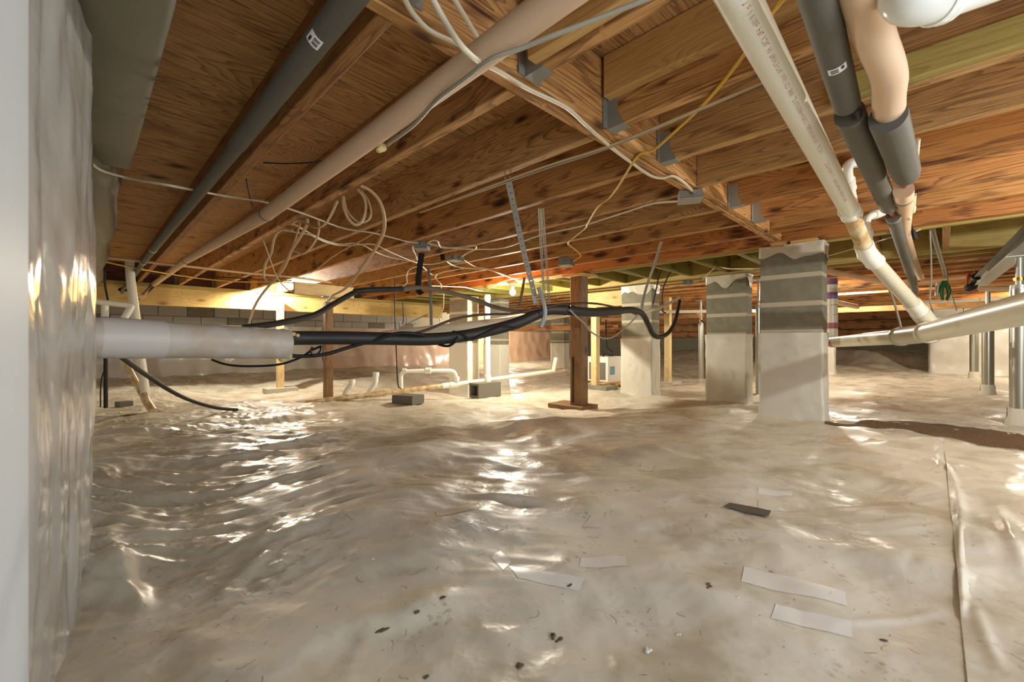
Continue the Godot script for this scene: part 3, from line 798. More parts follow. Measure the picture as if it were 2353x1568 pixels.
	# steel posts
	for q in [[4.72, 0.4, 0.05, 0.37, "thick steel screw jack post at the right edge of the view"], [7.3, 0.385, 0.05, 0.3, "steel post in front of the white wall, the middle of three"], [10.5, 0.4, 0.055, 0.45, "farthest steel post in front of the white wall"], [8.05, -3.12, 0.045, 0.3, "bright slim steel post beside the dark timber post"], [5.75, -1.55, 0.03, 0.4, "thin steel post glimpsed between the middle pier and the nearest pier"]]:
		var fl := ground(q[0], q[1])
		var o := thing("steel_post", q[4], "post", V(q[0], fl - 0.03, q[1]), "steel jack posts")
		var g := G.new(); g.tube(PackedVector3Array([V(q[0], fl - 0.03, q[1]), V(q[0], q[3], q[1])]), q[2], 24); part("tube", g, M.steel_post, o)
		var t := G.new()
		var hi := 0.6 if q[1] > 0 else 0.74
		t.collar(V(q[0], q[3] - 0.002, q[1]), V(q[0], q[3] + 0.03, q[1]), q[2] * 0.95, 20); t.tube(PackedVector3Array([V(q[0], q[3] + 0.03, q[1]), V(q[0], hi, q[1])]), q[2] * 0.4, 12)
		t.box(V(q[0], hi, q[1]), Vector3(0.14, 0.01, 0.14), 0.001); part("screw_head", t, M.galv, o)
		var nut := G.new(); nut.collar(V(q[0], q[3] + 0.06, q[1]), V(q[0], q[3] + 0.085, q[1]), q[2] * 0.62, 6); part("brass_nut", nut, M.brass, o)
		if q[1] > 0:
			var w := G.new(); var pts := PackedVector3Array(); var rad := []
			for k in 6: pts.append(V(q[0], fl - 0.03 + k * 0.03, q[1])); rad.append(q[2] + [0.05, 0.025, 0.014, 0.01, 0.008, 0.007][k])
			w.tube(pts, rad, 20, true, 1.0, Vector3.RIGHT, 0.06, 4); part("plastic_skirt", w, M.wrap, o)
	# steel carrier on the jack posts
	var sb := thing("steel_beam", "grey steel beam running away over the jack posts at the right", "beam", V(5.9, 0.6, 0.35))
	var bm := G.new(); var a := V(4.0, 0.655, 0.41); var b := V(7.25, 0.655, 0.3)
	bm.ext(PackedVector2Array([Vector2(-.05, -.05), Vector2(.05, -.05), Vector2(.05, -.042), Vector2(.004, -.042), Vector2(.004, .042), Vector2(.05, .042), Vector2(.05, .05), Vector2(-.05, .05), Vector2(-.05, .042), Vector2(-.004, .042), Vector2(-.004, -.042), Vector2(-.05, -.042)]), a, b)
	part("section", bm, M.galv, sb)

# ---------------------------------------------------------------- pipes
func ring_at(a: Vector3, b: Vector3, t: float, half: float) -> Array:
	var d := (b - a).normalized(); var p := a.lerp(b, t)
	return [p - d * half, p + d * half]
func pipe(parent: Node3D, called: String, p: PackedVector3Array, r: float, m: Material, sides := 24, label := "") -> MeshInstance3D:
	var g := G.new(); g.tube(p, r, sides)
	return part(called, g, m, parent, label)
func cuff(parent: Node3D, called: String, a: Vector3, b: Vector3, r: float, m: Material, lip := 0.0, label := "") -> MeshInstance3D:
	var g := G.new(); g.collar(a, b, r, 24, lip)
	return part(called, g, m, parent, label)
# a patch lying on a round pipe: s0..s1 along it from a, angles about the side that faces `side`
func skin(g: G, a: Vector3, ax: Vector3, r: float, s0: float, s1: float, side: Vector3, w0: float, w1: float) -> void:
	var z := (side - ax * side.dot(ax)).normalized()
	var x := ax.cross(z)
	for k in 6:
		var t0 := lerpf(w0, w1, k / 6.0); var t1 := lerpf(w0, w1, (k + 1) / 6.0)
		var n0 := z * cos(t0) + x * sin(t0); var n1 := z * cos(t1) + x * sin(t1)
		g.quad(a + ax * s0 + n0 * r, a + ax * s1 + n0 * r, a + ax * s1 + n1 * r, a + ax * s0 + n1 * r, (n0 + n1).normalized())
func print_on(parent: Node3D, a: Vector3, b: Vector3, r: float, t0: float, t1: float, tall: float, turn: float, sd: int) -> void:   # faded lettering too small to read, stroke by stroke
	var g := G.new(); var ax := (b - a).normalized(); var len := a.distance_to(b)
	var rr := RandomNumberGenerator.new(); rr.seed = sd
	var s := t0 * len
	var side := V(0, 0, 0) - a.lerp(b, (t0 + t1) / 2)
	var w := tall / r
	while s < t1 * len:
		if rr.randf() < 0.86:
			var c := tall * 0.55
			for k in 2 + rr.randi() % 2:
				if rr.randf() < 0.6:
					var q := s + rr.randi() % 2 * c * 0.7
					skin(g, a, ax, r + 0.0004, q, q + c * 0.2, side, turn - w / 2, turn + w / 2)
				else:
					var y: float = turn + w * [-0.42, 0.0, 0.42][rr.randi() % 3]
					skin(g, a, ax, r + 0.0004, s, s + c * 0.85, side, y - w * 0.09, y + w * 0.09)
		s += tall * 0.8
	if g.v.size():
		var o := part("pipe_print", g, M.red_ink, parent, "faded red printed marking")
		o.set_meta("kind", "stuff")
func sticker(parent: Node3D, a: Vector3, b: Vector3, r: float, t: float, len: float, w: float, turn: float) -> void:
	var ax := (b - a).normalized(); var s := t * a.distance_to(b); var side := V(0, 0, 0) - a.lerp(b, t)
	var g := G.new(); skin(g, a, ax, r + 0.0008, s - len / 2, s + len / 2, side, turn - w / r / 2, turn + w / r / 2)
	var o := part("paper_sticker", g, M.label, parent, "white paper bar code sticker")
	var k := G.new(); var rr := RandomNumberGenerator.new(); rr.seed = 4
	for j in 7: skin(k, a, ax, r + 0.0012, s - len * 0.3 + j * len * 0.09, s - len * 0.3 + j * len * 0.09 + len * 0.03 * (1 + rr.randi() % 2), side, turn - w / r * 0.05, turn + w / r * 0.36)
	skin(k, a, ax, r + 0.0012, s - len * 0.36, s + len * 0.1, side, turn - w / r * 0.36, turn - w / r * 0.18)
	part("bar_code", k, M.ink, o)

func build_pipes() -> void:
	rng.seed = 31
	# white conduit out of the plastic wall
	var a := P(150, 773, 1.4); var b := P(657, 791.5, 2.0)
	var o := thing("wall_conduit", "fat white plastic conduit sticking out of the left wall", "pipe", a.lerp(b, 0.5))
	pipe(o, "tube", PackedVector3Array([a, b]), 0.0685, M.pvc_shade, 40)
	var st := a.lerp(b, 0.11); cuff(o, "sleeve", st, a.lerp(b, 0.36), 0.0715, M.clean_shade, 0.0, "cleaner white sleeve at the wall end")
	var fo := G.new()
	for q in [[650, 764, .02], [663, 766, .018], [674, 769, .014], [684, 771, .010], [663, 802, .016], [664, 818, .016], [660, 772, .018], [662, 790, .018], [655, 815, .02], [650, 824, .02], [648, 806, .024], [652, 780, .022]]:
		fo.ball(P(q[0], q[1], 2.0), Vector3(q[2], q[2] * 0.9, q[2]), 6, 9)
	part("spray_foam", fo, M.spray, o, "yellow blobs of spray foam")
	# grey foam pipe along the joists, upper left
	var x := 0.35
	var g1 := thing("insulated_pipe", "long grey foam covered pipe running along the left joists", "pipe", V(x, 0.66, -3))
	var n0 := V(x + .01, 0.66, 0.3); var n1 := PX(545, 333, x)
	pipe(g1, "foam_sleeve", PackedVector3Array([n0, n1]), 0.0255, M.foam_grey, 28, "thick near sleeve")
	var n2 := PX(352, 574, x); var n3 := V(x, 0.655, -4.7); var n4 := P(292, 655, 5.2)
	pipe(g1, "foam_sleeve", PackedVector3Array([n1 + Vector3(0, -0.003, 0.02), n2]), 0.022, M.foam_grey, 24, "thinner far sleeve")
	pipe(g1, "foam_sleeve", PackedVector3Array([n2, n3, n4]), 0.021, M.foam_grey, 20)
	for q in [n2, n3]: cuff(g1, "tape_band", q + Vector3(0, 0, 0.012), q - Vector3(0, 0, 0.012), 0.0235, M.tape)
	pipe(g1, "end_drop", bend(PackedVector3Array([n4, P(281, 668, 5.25), P(279, 684, 5.3)]), 0.04), 0.021, M.foam_old, 16)
	cuff(g1, "clamp", P(270, 666, 5.25), P(296, 666, 5.25), 0.02, M.rubber)
	sticker(g1, n1, n0, 0.0255, 0.36, 0.034, 0.03, -0.2)
	# tan foam pipe under it to the right
	x = 0.622
	var g2 := thing("insulated_pipe", "long tan foam covered pipe with a white cable slung over it", "pipe", V(x, 0.65, -3))
	var m0 := V(x, 0.648, 0.35); var m1 := PX(612, 493, x); var m2 := PX(428, 598, x); var m3 := PX(352, 655, x); var m4 := P(326, 684, 5.0)
	pipe(g2, "foam_sleeve", PackedVector3Array([m0, m1]), 0.031, M.foam_tan, 28)
	pipe(g2, "foam_sleeve", PackedVector3Array([m1, m2]), 0.031, M.foam_tan, 24)
	pipe(g2, "foam_sleeve", PackedVector3Array([m2, m3, m4]), 0.029, M.foam_tan, 20)
	for q in [[m1, 0.0325], [m2, 0.032], [m3, 0.031]]: cuff(g2, "joint_band", q[0] + Vector3(0, 0, 0.014), q[0] - Vector3(0, 0, 0.014), q[1], M.galv_dull if q[0] == m1 else M.rubber)
	# ---- upper right: pipes running across below the joists
	var dr := thing("drain_pipe", "long off white drain pipe with red print, sloping down to the wye at the right", "pipe", P(1955, 490, 2.1))
	var d0 := P(1668, -60, 0.83); var d1 := P(1955, 490, 2.12); var d2 := P(1992, 582, 2.32); var d3 := P(2112, 716, 2.62); var d4 := P(2140, 752, 2.68)
	pipe(dr, "pipe", PackedVector3Array([d0, d1]), 0.0375, M.pvc, 32, "upper run")
	pipe(dr, "pipe", PackedVector3Array([d1, d2]), 0.036, M.pvc_dirty, 28, "soiled middle run")
	pipe(dr, "pipe", PackedVector3Array([d2, d3]), 0.0375, M.pvc_cream, 28, "lower run")
	var c := ring_at(d0, d1, 0.995, 0.05); cuff(dr, "coupling", c[0], c[1], 0.043, M.pvc_white, 0.003)
	c = ring_at(d0, d1, 0.965, 0.006); cuff(dr, "coupling_lip", c[0], c[1], 0.046, M.pvc_white)
	c = ring_at(d1, d2, 0.9, 0.045); cuff(dr, "elbow", c[0], c[1], 0.043, M.pvc_white, 0.003)
	c = ring_at(d2, d3, 0.07, 0.05); cuff(dr, "elbow", c[0], c[1], 0.044, M.pvc_white, 0.003)
	c = ring_at(d2, d3, 0.94, 0.07); cuff(dr, "coupling", c[0], c[1], 0.044, M.pvc_white, 0.003)
	print_on(dr, d0, d1, 0.0375, 0.02, 0.5, 0.011, -0.15, 3); print_on(dr, d0, d1, 0.0375, 0.55, 0.82, 0.011, -0.1, 5); print_on(dr, d2, d3, 0.0375, 0.08, 0.92, 0.008, 0.85, 6)
	# main sewer with the wye
	var ms := thing("sewer_pipe", "fat glossy cream sewer pipe crossing the right edge, joined by a wye", "pipe", P(2125, 766, 2.65))
	var s0 := P(1912, 787, 4.6); var s1 := P(2066, 774, 3.0); var s2 := P(2125, 766, 2.65); var s3 := P(2353, 711, 1.46); var s4 := s3 + (s3 - s2) * 0.5
	pipe(ms, "pipe", PackedVector3Array([s0, s1]), 0.054, M.pvc_cream, 32, "far run with red print")
	pipe(ms, "wye_body", PackedVector3Array([s1, s2, s2.lerp(s3, 0.06)]), 0.06, M.pvc_cream, 32)
	pipe(ms, "pipe", PackedVector3Array([s2, s3, s4]), 0.055, M.pvc_cream, 36, "near glossy run")
	pipe(ms, "wye_branch", PackedVector3Array([d3, d4, s2 + Vector3(0.02, 0.0, 0)]), 0.049, M.pvc_cream, 28)
	c = ring_at(s1, s2, 0.03, 0.022); cuff(ms, "wye_lip", c[0], c[1], 0.064, M.pvc_cream, 0.004)
	c = ring_at(s2, s3, 0.055, 0.02); cuff(ms, "wye_lip", c[0], c[1], 0.064, M.pvc_cream, 0.004)
	print_on(ms, s0, s1, 0.054, 0.12, 0.93, 0.014, -0.75, 9)
	var el := bend(PackedVector3Array([P(1911, 640, 4.75), P(1911, 787, 4.75), s0.lerp(s1, 0.06)]), 0.09, 8)
	pipe(ms, "riser", el, 0.056, M.pvc_cream, 24, "upright run stained by primer")
	for q in [[640, 655, "p"], [672, 688, "p"], [742, 756, "r"], [700, 704, "d"], [722, 725, "d"]]:
		cuff(ms, "primer_band", P(1911, q[0], 4.75), P(1911, q[1], 4.75), 0.0575, M.primer if q[2] == "p" else M.primer_red if q[2] == "r" else M.pvc_dirty)
	c = ring_at(s0, s1, 0.05, 0.09); cuff(ms, "primer_band", c[0], c[1], 0.0548, M.primer_red)
	# dark grey foam line
	var gf := thing("insulated_pipe", "dark grey foam covered pipe in split pieces beside the drain", "pipe", P(1960, 250, 1.1))
	var f0 := P(1862, -70, 0.76); var f1 := P(1946, 240, 1.17); var f2 := P(1952, 262, 1.2); var f3 := P(2044, 480, 2.05); var f4 := P(2052, 496, 2.1); var f5 := P(2104, 672, 4.6)
	pipe(gf, "foam_sleeve", PackedVector3Array([f0, f1]), 0.0305, M.foam_grey, 28, "upper sleeve")
	pipe(gf, "bare_pipe", PackedVector3Array([f0, f4]), 0.011, M.copper, 12)
	var fg := G.new(); fg.tube(PackedVector3Array([f2, f2.lerp(f3, 0.02), f3.lerp(f2, 0.04), f3]), [0.036, 0.0345, 0.0335, 0.026], 26, true, 1.0, Vector3.UP, 0.015, 2)
	part("foam_sleeve", fg, M.foam_grey, gf, "split lower sleeve")
	pipe(gf, "foam_sleeve", PackedVector3Array([f4, f5]), 0.029, M.foam_grey, 20, "far sleeve")
	c = ring_at(f4, f5, 0.01, 0.01); cuff(gf, "tape_band", c[0], c[1], 0.031, M.galv_dull)
	var tear := G.new()
	for k in 4: tear.ball(f2 + Vector3(-0.02 + k * 0.013, -0.006 - (k % 2) * 0.006, 0.018), Vector3(0.012, 0.014, 0.01), 5, 7)
	part("torn_edge", tear, M.foam_black, gf)
	sticker(gf, f0, f1, 0.0305, 0.56, 0.026, 0.036, 0.0)
	# tan line with the kink
	var tf := thing("insulated_pipe", "kinked tan foam covered pipe at upper right", "pipe", P(2030, 150, 1.0))
	var t0 := P(1968, -70, 0.77)
	pipe(tf, "foam_sleeve", smooth(PackedVector3Array([t0, P(2008, 80, 0.9), P(2034, 146, 0.98), P(2044, 186, 1.03), P(2042, 236, 1.12), P(2049, 300, 1.25)]), 5), 0.0345, M.foam_tan, 28, "upper kinked sleeve")
	var tg := G.new(); tg.tube(PackedVector3Array([P(2040, 268, 1.15), P(2042, 274, 1.17), P(2081, 395, 1.55), P(2083, 404, 1.58)]), [0.041, 0.042, 0.041, 0.037], 26, true, 1.0, Vector3.UP, 0.012, 8)
	part("grey_sleeve", tg, M.foam_grey, tf, "dark grey foam piece")
	pipe(tf, "bare_pipe", PackedVector3Array([P(2081, 398, 1.6), P(2077, 436, 1.8)]), 0.008, M.copper, 12)
	var te0 := P(2076, 437, 1.76); var te1 := P(2079, 462, 1.95); var te2 := P(2077, 530, 2.5)
	var tl := G.new(); tl.tube(PackedVector3Array([te0, te0.lerp(te2, 0.1), te1, te2]), [0.034, 0.034, 0.032, 0.03], 24); part("foam_sleeve", tl, M.foam_tan, tf, "cut end sleeve")
	c = ring_at(te0, te2, 0.005, 0.004); cuff(tf, "bore", c[0], c[1], 0.014, M.dark)
	c = ring_at(te0, te2, 0.16, 0.008); cuff(tf, "tape_band", c[0], c[1], 0.0345, M.galv_dull)
	pipe(tf, "foam_sleeve", PackedVector3Array([P(2079, 540, 2.6), P(2096, 590, 3.4), P(2116, 638, 4.6)]), 0.028, M.foam_tan, 18, "far sleeve")
	# small white elbows dropping into the drain
	for q in [[PackedVector3Array([P(2062, 352, 1.9), P(1995, 364, 1.85), P(1944, 376, 1.83), P(1950, 425, 1.95), P(1962, 478, 2.1)]), "white elbow pipe dropping to the drain, upper of two"], [PackedVector3Array([P(2075, 482, 2.6), P(2030, 488, 2.5), P(1988, 500, 2.45), P(1994, 535, 2.5), P(1998, 575, 2.5)]), "white elbow pipe dropping to the drain, lower of two"]]:
		var w := thing("elbow_pipe", q[1], "pipe", q[0][2])
		pipe(w, "pipe", bend(q[0], 0.07, 8), 0.021, M.pvc_white, 18)
		cuff(w, "hub", q[0][2].lerp(q[0][3], 0.75), q[0][2].lerp(q[0][3], 1.2), 0.0265, M.pvc_white, 0.002)
		cuff(w, "hub", q[0][1].lerp(q[0][2], 0.2), q[0][1].lerp(q[0][2], 0.55), 0.0255, M.pvc_white, 0.002)
	# thin cream supply line with little elbows beside the tan pipe
	var sl := thing("supply_line", "thin cream supply line with small elbows beside the cut tan foam end", "pipe", P(2095, 470, 2.0))
	pipe(sl, "pipe", bend(pd([2110, 320, 1.62, 2103, 396, 1.75, 2084, 420, 1.82]), 0.03), 0.007, M.pvc_cream, 10)
	pipe(sl, "pipe", bend(pd([2101, 448, 1.95, 2097, 488, 2.1, 2084, 490, 2.1, 2091, 503, 2.15]), 0.02), 0.0085, M.pvc_cream, 10)
	cuff(sl, "hub", P(2098, 476, 2.08), P(2096, 487, 2.11), 0.0125, M.pvc_cream)
	# the big white bend above the right corner
	var bw := thing("waste_bend", "big glossy white waste pipe bend in the upper right corner", "pipe", P(2110, 10, 0.8))
	var b0 := P(2092, -70, 0.79); var b1 := P(2062, -8, 0.76); var b2 := P(2130, 4, 0.765); var b3 := P(2460, -110, 0.79)
	pipe(bw, "bend", bend(PackedVector3Array([P(2074, -120, 0.8), P(2076, -2, 0.77), b2, b3]), 0.04, 12), 0.0385, M.pvc_white, 36)
	c = ring_at(b2, b3, 0.085, 0.012); cuff(bw, "hub", c[0], c[1], 0.0435, M.pvc_white, 0.002)
	# tan foam runs low in the far right bays
	for q in [[P(1880, 618, 4.4), P(2072, 656, 5.4), 0.036, "tan foam pipe slanting behind the drain, far right"], [P(2112, 646, 5.4), P(2228, 632, 4.9), 0.036, "tan foam pipe meeting the dark valves at the far right"], [P(2252, 664, 4.2), P(2420, 664, 3.7), 0.027, "tan foam pipe behind the steel beam at the right"], [P(1905, 692, 6.0), P(1968, 705, 6.3), 0.034, "short stub of tan pipe right of the primer stained riser"], [P(1600, 715, 6.4), P(1612, 735, 6.4), 0.02, "small tan pipe stub left of the middle pier"]]:
		var t := thing("tan_pipe", q[3], "pipe", q[0])
		pipe(t, "foam_sleeve", PackedVector3Array([q[0], q[1]]), q[2], M.foam_tan, 18)
		cuff(t, "end_cap", q[1], q[1] + (q[1] - q[0]).normalized() * 0.03, q[2] * 0.9, M.rubber)
	var vv := thing("valve_cluster", "dark tee fittings with copper necks between the tan foam pipes at the right", "valve", P(2235, 640, 4.7))
	for q in [[2226, 628, 2222, 655], [2240, 622, 2252, 640], [2228, 660, 2240, 652]]:
		pipe(vv, "neck", PackedVector3Array([P(q[0], q[1], 4.7), P(q[2], q[3], 4.7)]), 0.016, M.copper, 12)
	for q in [[2244, 636], [2226, 662], [2236, 658]]:
		var g := G.new(); g.ball(P(q[0], q[1], 4.68), Vector3(0.04, 0.04, 0.04), 7, 10); part("foam_cover", g, M.rubber, vv)
	# ---- white pipes low at the left
	var lp := thing("slanted_pipes", "two slanted white pipes meeting in a trap at the floor, far left", "pipe", P(340, 935, 4.0))
	pipe(lp, "pipe", PackedVector3Array([P(297, 596, 4.0), P(300, 640, 4.0), P(335, 912, 3.95)]), 0.035, M.pvc, 20, "tall pipe")
	pipe(lp, "pipe", PackedVector3Array([P(283, 825, 4.1), P(332, 915, 3.95)]), 0.027, M.pvc_dirty, 18, "short pipe")
	pipe(lp, "trap", bend(PackedVector3Array([P(333, 905, 3.95), P(336, 922, 3.9), P(352, 945, 3.85)]), 0.05), 0.033, M.pvc_dirty, 18)
	cuff(lp, "hose_clamp", P(334, 911, 3.95), P(336, 918, 3.95), 0.038, M.galv)
	var tp := thing("tee_pipe", "small white pipe with a tee and an elbow above the conduit, far left", "pipe", P(255, 700, 3.6))
	pipe(tp, "pipe", PackedVector3Array([P(185, 690, 3.4), P(304, 703, 3.6)]), 0.022, M.pvc, 18)
	pipe(tp, "drop", PackedVector3Array([P(241, 698, 3.5), P(241, 728, 3.5)]), 0.024, M.pvc, 16)
	pipe(tp, "elbow", bend(PackedVector3Array([P(290, 702, 3.58), P(303, 704, 3.6), P(286, 731, 3.55)]), 0.05), 0.026, M.pvc_white, 16)
	# ---- pipe lying on the floor, with stubs
	var fp := thing("floor_drain_line", "stained white drain line lying on the sheet with two open stubs", "pipe", P(900, 900, 5.2))
	var q0 := P(545, 945, 4.45); var q1 := P(700, 926, 4.75); var q2 := P(1045, 884, 5.5); var q3 := P(1295, 850, 6.6)
	pipe(fp, "pipe", PackedVector3Array([q0, q1]), 0.036, M.clear_wrap, 16, "stretch covered by the sheet")
	pipe(fp, "pipe", PackedVector3Array([q1, q2]), 0.03, M.pvc_dirty, 20, "soiled stretch")
	pipe(fp, "pipe", PackedVector3Array([q2, q3]), 0.03, M.pvc, 20, "cleaner stretch")
	for t in [0.24, 0.42, 0.47, 0.93]:
		c = ring_at(q1, q2, t, 0.045); cuff(fp, "coupling", c[0], c[1], 0.036, M.pvc_white if t > 0.9 else M.pvc_dirty)
	for q in [[[789, 915], [800, 893], [809, 886], [809, 872], 5.0], [[843, 908], [856, 890], [863, 880], [864, 856], 5.1]]:
		var d: float = q[4]
		pipe(fp, "stub", bend(PackedVector3Array([P(q[0][0], q[0][1], d), P(q[1][0], q[1][1], d), P(q[2][0], q[2][1], d), P(q[3][0], q[3][1], d)]), 0.03), 0.031, M.pvc_white, 18, "open stub")
		cuff(fp, "stub_rim", P(q[3][0], q[3][1] + 9, d), P(q[3][0], q[3][1], d), 0.036, M.pvc_white, 0.003)
	c = ring_at(q1, q2, 0.995, 0.06); cuff(fp, "tee", c[0], c[1], 0.037, M.pvc_white)
	pipe(fp, "stub", bend(pd([1272, 854, 6.4, 1274, 840, 6.4, 1278, 822, 6.4]), 0.04), 0.03, M.pvc, 16, "far open stub")
	var up := thing("vent_loop", "white pipe loop with a union standing over the floor drain line", "pipe", P(985, 855, 5.4))
	pipe(up, "pipe", bend(pd([922, 893, 5.35, 922, 854, 5.35, 985, 852, 5.4, 1046, 852, 5.5, 1050, 884, 5.5]), 0.075, 10), 0.0235, M.pvc_white, 20)
	cuff(up, "union", P(978, 852, 5.4), P(990, 852, 5.4), 0.038, M.pvc_white, 0.003)
	cuff(up, "hub", P(925, 852.5, 5.35), P(934, 852, 5.35), 0.029, M.pvc_white); cuff(up, "hub", P(1050, 866, 5.5), P(1051, 876, 5.5), 0.03, M.pvc_white)
	var ri := thing("riser_pipe", "thin white riser pipe standing in front of the far pier", "pipe", P(1121, 884, 5.75))
	pipe(ri, "pipe", pd([1120, 678, 5.75, 1121, 878, 5.75]), 0.036, M.pvc_white, 20)
	cuff(ri, "hub", P(1121, 862, 5.75), P(1121, 880, 5.75), 0.044, M.pvc_white, 0.003); cuff(ri, "hub", P(1120, 680, 5.75), P(1120, 690, 5.75), 0.042, M.pvc_white)
	# cream pipe behind the black line
	var cp := thing("cream_pipe", "long cream pipe behind the black hose in the middle", "pipe", P(1100, 745, 4.2))
	pipe(cp, "pipe", pd([880, 776, 3.3, 1100, 748, 4.1, 1330, 716, 5.6]), 0.05, M.pvc_cream, 24)
	var wp := thing("white_pipe_run", "thin white pipe running level behind the middle piers", "pipe", P(1560, 716, 6.4))
	pipe(wp, "pipe", pd([1380, 718, 6.9, 1745, 715, 6.0]), 0.024, M.pvc_white, 14)
	var tb := thing("timber_bearer", "long brown bearer low beyond the square post", "beam", P(1400, 790, 7.5))
	var tbg := G.new(); tbg.board(P(1150, 756, 8.6), P(1420, 752, 8.0), 0.05, 0.09, 0.003); part("timber", tbg, M.old_red, tb)
	# the ducts beside the left wall
	var du := thing("duct", "big dull grey green duct above the plastic wall, upper left", "duct", V(0.03, 0.72, -1.0))
	var dg := G.new(); var rows := []
	for k in 40:
		var z := 0.35 - k * 2.72 / 39.0
		var cut := smoothstep(-1.9, -2.4, z) * 0.10
		var row := PackedVector3Array()
		for q in [[-0.2, 0.94], [-0.17, 0.8], [-0.12, 0.715], [-0.06, 0.69], [0.0, 0.687], [0.06, 0.692], [0.12, 0.702], [0.138, 0.716], [0.14, 0.8], [0.138, 0.96]]:
			var xx: float = q[0]
			row.append(V(maxf(xx, -0.2 + cut * 2.0), q[1] + nz.bump.get_noise_2d(z * 2.0, q[0] * 6.0) * 0.008 + cut * 0.3 * (0.128 - xx) / 0.128, z))
		rows.append(row)
	dg.sheet(rows); part("sheet_skin", dg, M.duct, du)
	var de := G.new(); de.box(V(0.0, 0.84, -2.385), Vector3(0.25, 0.24, 0.01), 0.001); part("end_shade", de, M.dark, du, "dark plate painted for the shade in the duct end")  # solid plate; its near-black colour stands for the shade inside the duct
	var du2 := thing("duct", "second sagging grey green duct length farther along the left wall", "duct", V(0.06, 0.6, -4.0))
	var pts := PackedVector3Array(); var rad := []
	for k in 26:
		var t := k / 25.0; var z := lerpf(-1.95, -6.7, t)
		pts.append(V(lerpf(0.0, 0.03, t) + 0.01 * sin(t * 22.0), lerpf(0.78, 0.73, smoothstep(0.0, 0.2, t)), z)); rad.append(lerpf(0.03, 0.125, smoothstep(0.0, 0.2, t)) + 0.004 * sin(k * 2.1))
	var dd := G.new(); dd.tube(pts, rad, 24); part("sheet_skin", dd, M.duct, du2)
# ---------------------------------------------------------------- hoses and cables
func cable(called: String, p: PackedVector3Array, r: float, m: Material, label: String, cat := "cable", flat := 1.0, group := "", sides := 8) -> MeshInstance3D:
	var g := G.new(); g.tube(smooth(p, 5), r * 1.2, sides, true, lerpf(flat, 1.0, 0.35))
	return solo(called, g, m, label, cat, group)
func strap(p: PackedVector3Array, w: float, m: Material, label: String, pitch: float, hole: float) -> MeshInstance3D:      # perforated steel band, holes left open
	var g := G.new(); var s := smooth(p, 8)
	var acc := 0.0
	for j in s.size() - 1:
		var d := s[j + 1] - s[j]; var l := d.length(); var ax := d / l
		var sd := ax.cross(V(0, 0, 0) - s[j]).normalized()
		var nn := sd.cross(ax)
		var hw := w / 2; var e := w * 0.28
		for q in [[-hw, -hw + e], [hw - e, hw]]:
			for f in [1, -1]:
				var o: Vector3 = nn * 0.0006 * f
				g.quad(s[j] + sd * q[0] + o, s[j] + sd * q[1] + o, s[j + 1] + sd * q[1] + o, s[j + 1] + sd * q[0] + o, nn * f)
		var t := pitch - fmod(acc, pitch)
		while t < l:
			var c := s[j] + ax * t; var hh := (pitch - hole) / 2
			for f in [1, -1]:
				var o: Vector3 = nn * 0.0006 * f
				g.quad(c - ax * hh - sd * (hw - e) + o, c - ax * hh + sd * (hw - e) + o, c + ax * hh + sd * (hw - e) + o, c + ax * hh - sd * (hw - e) + o, nn * f)
			t += pitch
		acc += l
	return solo("hanging_strap", g, m, label, "strap")
func ribbon(called: String, p: PackedVector3Array, w: float, m: Material, label: String, cat := "strap") -> MeshInstance3D:
	var g := G.new(); g.tube(smooth(p, 5), w / 2, 8, true, 0.1, V(0, 0, 0) - p[0])
	return solo(called, g, m, label, cat)
func junction(c: Vector3, s: Vector3, turn: float, label: String) -> void:
	var o := thing("junction_box", label, "electrical box", c, "metal junction boxes")
	var g := G.new(); g.box(c, s, 0.004, turn); part("box_body", g, M.galv_dull, o)
	var l := G.new(); l.box(c - Vector3(0, s.y / 2 + 0.001, 0), Vector3(s.x + 0.004, 0.0025, s.z + 0.004), 0.0005, turn); part("cover_plate", l, M.galv, o)
	var b := Basis(Vector3.UP, turn)
	for q in [Vector3(s.x / 2, 0, 0), Vector3(-s.x / 2, 0, 0.01), Vector3(0, 0, s.z / 2)]:
		var d: Vector3 = b * q
		var k := G.new(); k.collar(c + d, c + d + d.normalized() * 0.014, 0.0125, 12); part("cable_clamp", k, M.galv_dull, o)
	for q in [Vector3(s.x * 0.38, 0, s.z * 0.38), Vector3(-s.x * 0.38, 0, -s.z * 0.38)]:
		var k := G.new(); k.ball(c + b * q - Vector3(0, s.y / 2 + 0.003, 0), Vector3(0.004, 0.002, 0.004), 4, 8); part("screw", k, M.galv_dull, o)

